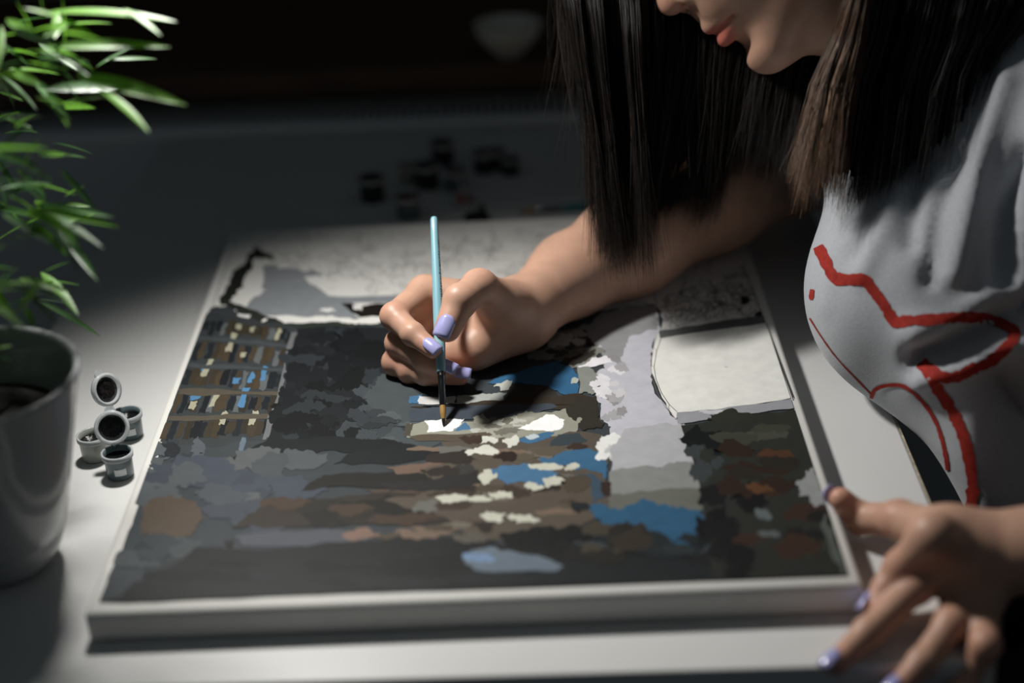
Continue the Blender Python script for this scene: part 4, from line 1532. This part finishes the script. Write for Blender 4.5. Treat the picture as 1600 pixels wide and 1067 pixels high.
def scalp(xm, side, lift=4.0):
    """three points: parting, crown side, widest side (side +1 her left)"""
    n = len(xm)
    z0 = 28 + 87 * np.sqrt(np.clip(1 - ((xm + 2) / 92) ** 2, .05, 1))
    a = HC + (HF * xm[:, None] + HL * (side * 3) + HU * (z0 + lift)[:, None]) * .001
    w1 = 73 * np.sqrt(np.clip(1 - ((xm + 2) / 92) ** 2, .05, 1))
    b = HC + (HF * xm[:, None] + HL * (side * (w1 * .72 + lift))[:, None] + HU * (28 + (z0 - 28) * .72 + lift)[:, None]) * .001
    c = HC + (HF * xm[:, None] + HL * (side * (w1 + lift * 1.6))[:, None] + HU * (np.full(n, 30.0))[:, None]) * .001
    return a, b, c


def curtain(n, xs_top, tips, zr, side, xm_range, col, r=.00017, clump=0, spread=10, m=12, jit=(6, 8), fray=.0015, wav=.0006, sides=3):
    """xs_top: x range where strands cross y=-40; tips: list of (u, x_tip, y_tip) along the curtain"""
    u = hr.uniform(0, 1, n)
    if clump:
        cen = (np.floor(u * clump) + .5) / clump + hr.normal(size=n) * .0
        cofs = hr.normal(size=clump + 1)
        k = np.minimum((u * clump).astype(int), clump)
        ut = cen * .9 + u * .1
        ycl = cofs[k] * jit[1] * 1.0
        zc = hr.uniform(0, 1, clump + 1)[k] * .6 + hr.uniform(0, 1, n) * .4
    else:
        ut, ycl, zc = u, 0, hr.uniform(0, 1, n)
    tu = [q[0] for q in tips]
    xt = np.interp(ut, tu, [q[1] for q in tips]) + hr.normal(size=n) * jit[0] * .5
    yt = np.interp(ut, tu, [q[2] for q in tips]) + ycl - np.abs(hr.normal(size=n)) * jit[1]
    x0 = xs_top[0] + (xs_top[1] - xs_top[0]) * u + hr.normal(size=n) * spread * .3
    z = zr[0] + (zr[1] - zr[0]) * zc
    if len(zr) == 4:                           # the curtain swings back behind the face
        kk = np.clip((u - .20) / .07, 0, 1)
        z = z * (1 - kk) + (zr[2] + (zr[3] - zr[2]) * zc) * kk
    xm = xm_range[0] + (xm_range[1] - xm_range[0]) * u
    a, b, c = scalp(xm, side)
    P = np.zeros((n, 6, 3))
    P[:, 0], P[:, 1], P[:, 2] = a, b, c
    for i in range(n):
        P[i, 3] = wp(x0[i], -40, z[i])
        s_ = .5
        P[i, 4] = wp(x0[i] * .5 + xt[i] * .5 + hr.normal() * 2.5, -40 * .5 + yt[i] * .5, z[i])
        P[i, 5] = wp(xt[i], yt[i], z[i] + hr.normal() * .002)
    cl = np.asarray(col)
    cl = cl[None] * hr.uniform(.6, 1.5, (n, 1)) * np.where(hr.uniform(0, 1, (n, 1)) < .07, 4.5, 1.0)
    emit(P, np.full(n, r) * hr.uniform(.7, 1.3, n), cl, m, wav, sides, fray)


FAR = [(0, 922, 330), (.05, 940, 396), (.12, 954, 416), (.30, 1000, 424), (.40, 1026, 418), (.46, 1038, 330), (.55, 1072, 330), (.62, 1096, 352), (.68, 1112, 338), (.74, 1132, 284), (.82, 1168, 266), (.9, 1215, 292), (1, 1290, 312)]
# body of the far curtain in thick locks, then strands
curtain(420, (905, 1310), [(a, b, c - 70) for a, b, c in FAR], (1.045, 1.080, 1.09, 1.115), -1, (88, -40), DARK, r=.0028, m=12, jit=(4, 16), fray=0, sides=5)
curtain(4800, (896, 1310), FAR, (1.035, 1.090, 1.08, 1.12), -1, (90, -45), DARK, clump=40, jit=(7, 15), fray=.004)
curtain(1100, (886, 1008), [(0, 928, 330), (.12, 946, 404), (.5, 978, 424), (.85, 1010, 426), (1, 1028, 400)], (1.03, 1.055), -1, (92, 60), DARK * 1.2, clump=11, jit=(7, 24), fray=.004)
curtain(70, (868, 912), [(0, 872, 190), (.5, 905, 280), (1, 938, 360)], (1.04, 1.09), -1, (92, 80), DARK * 2.2, jit=(30, 70), fray=.006, wav=.0025, r=.00012)
curtain(160, (960, 1290), [(0, 980, 380), (1, 1230, 240)], (1.045, 1.055), -1, (80, 0), DARK * 3, jit=(20, 60), fray=.004, wav=.0015, r=.00012)
# near curtain
NEAR = [(0, 1252, 292), (.1, 1290, 312), (.2, 1330, 316), (.32, 1372, 306), (.5, 1430, 296), (.68, 1478, 262), (.85, 1522, 190), (1, 1562, 90)]
curtain(460, (1318, 1640), [(a, b + 6, c - 40) for a, b, c in NEAR], (.945, .975), 1, (40, -88), DARK, r=.0028, m=12, jit=(4, 14), fray=0, sides=5)
curtain(3200, (1312, 1650), NEAR, (.935, .98), 1, (50, -90), DARK, clump=40, jit=(8, 10), fray=.003)
curtain(900, (1316, 1348), [(0, 1236, 276), (.4, 1262, 296), (.8, 1296, 312), (1, 1318, 316)], (.932, .95), 1, (60, 20), BROWN, clump=14, jit=(7, 12), fray=.003)
curtain(500, (1236, 1296), [(0, 1150, 235), (.5, 1180, 256), (1, 1236, 286)], (1.06, 1.075), -1, (30, -30), DARK * 2.5, clump=7, jit=(8, 22), fray=.004)
# hair lying on the skull
n = 900
xm = hr.uniform(-88, 86, n)
for side in (-1, 1):
    a, b, c = scalp(xm, side, 2.5)
    dwn = c + (HU * -.045 - HF * .012)[None] * hr.uniform(.6, 1.3, (n, 1)) + HL[None] * side * .004
    if side > 0:
        dwn = dwn - HF[None] * (np.clip(xm, 0, 90) * .0006)[:, None]
    emit(np.stack([a, b, c, dwn], 1), np.full(n, .0022), DARK[None] * hr.uniform(.7, 1.5, (n, 1)), 9, .0004, 4)
n = 700
ang = hr.uniform(-1.35, 1.35, n)
bk = HC[None] + (HF[None] * (-np.cos(ang) * 96)[:, None] + HL[None] * (np.sin(ang) * 80)[:, None] + HU[None] * 20) * .001
tp = HC[None] + (HF[None] * (-np.cos(ang) * 45)[:, None] + HL[None] * (np.sin(ang) * 45)[:, None] + HU[None] * 103) * .001
dn = bk + np.array([.02, 0, -.035])[None] * hr.uniform(.5, 1.0, (n, 1)) - HU[None] * .01
emit(np.stack([tp, (tp + bk) / 2 + (HU - HF)[None] * .016, bk, dn], 1), np.full(n, .0024), DARK[None] * hr.uniform(.7, 1.5, (n, 1)), 9, .0004, 4)
hv, hf, hc = np.concatenate(allv), np.concatenate(allf), np.concatenate(allc)
tag(mesh_obj('hair', hv, hf, MT['hair'], person, cols=hc), 'long dark straight hair with a few brown strands')
for _o in bpy.data.objects:
    if '_org' in _o:
        del _o['_org']
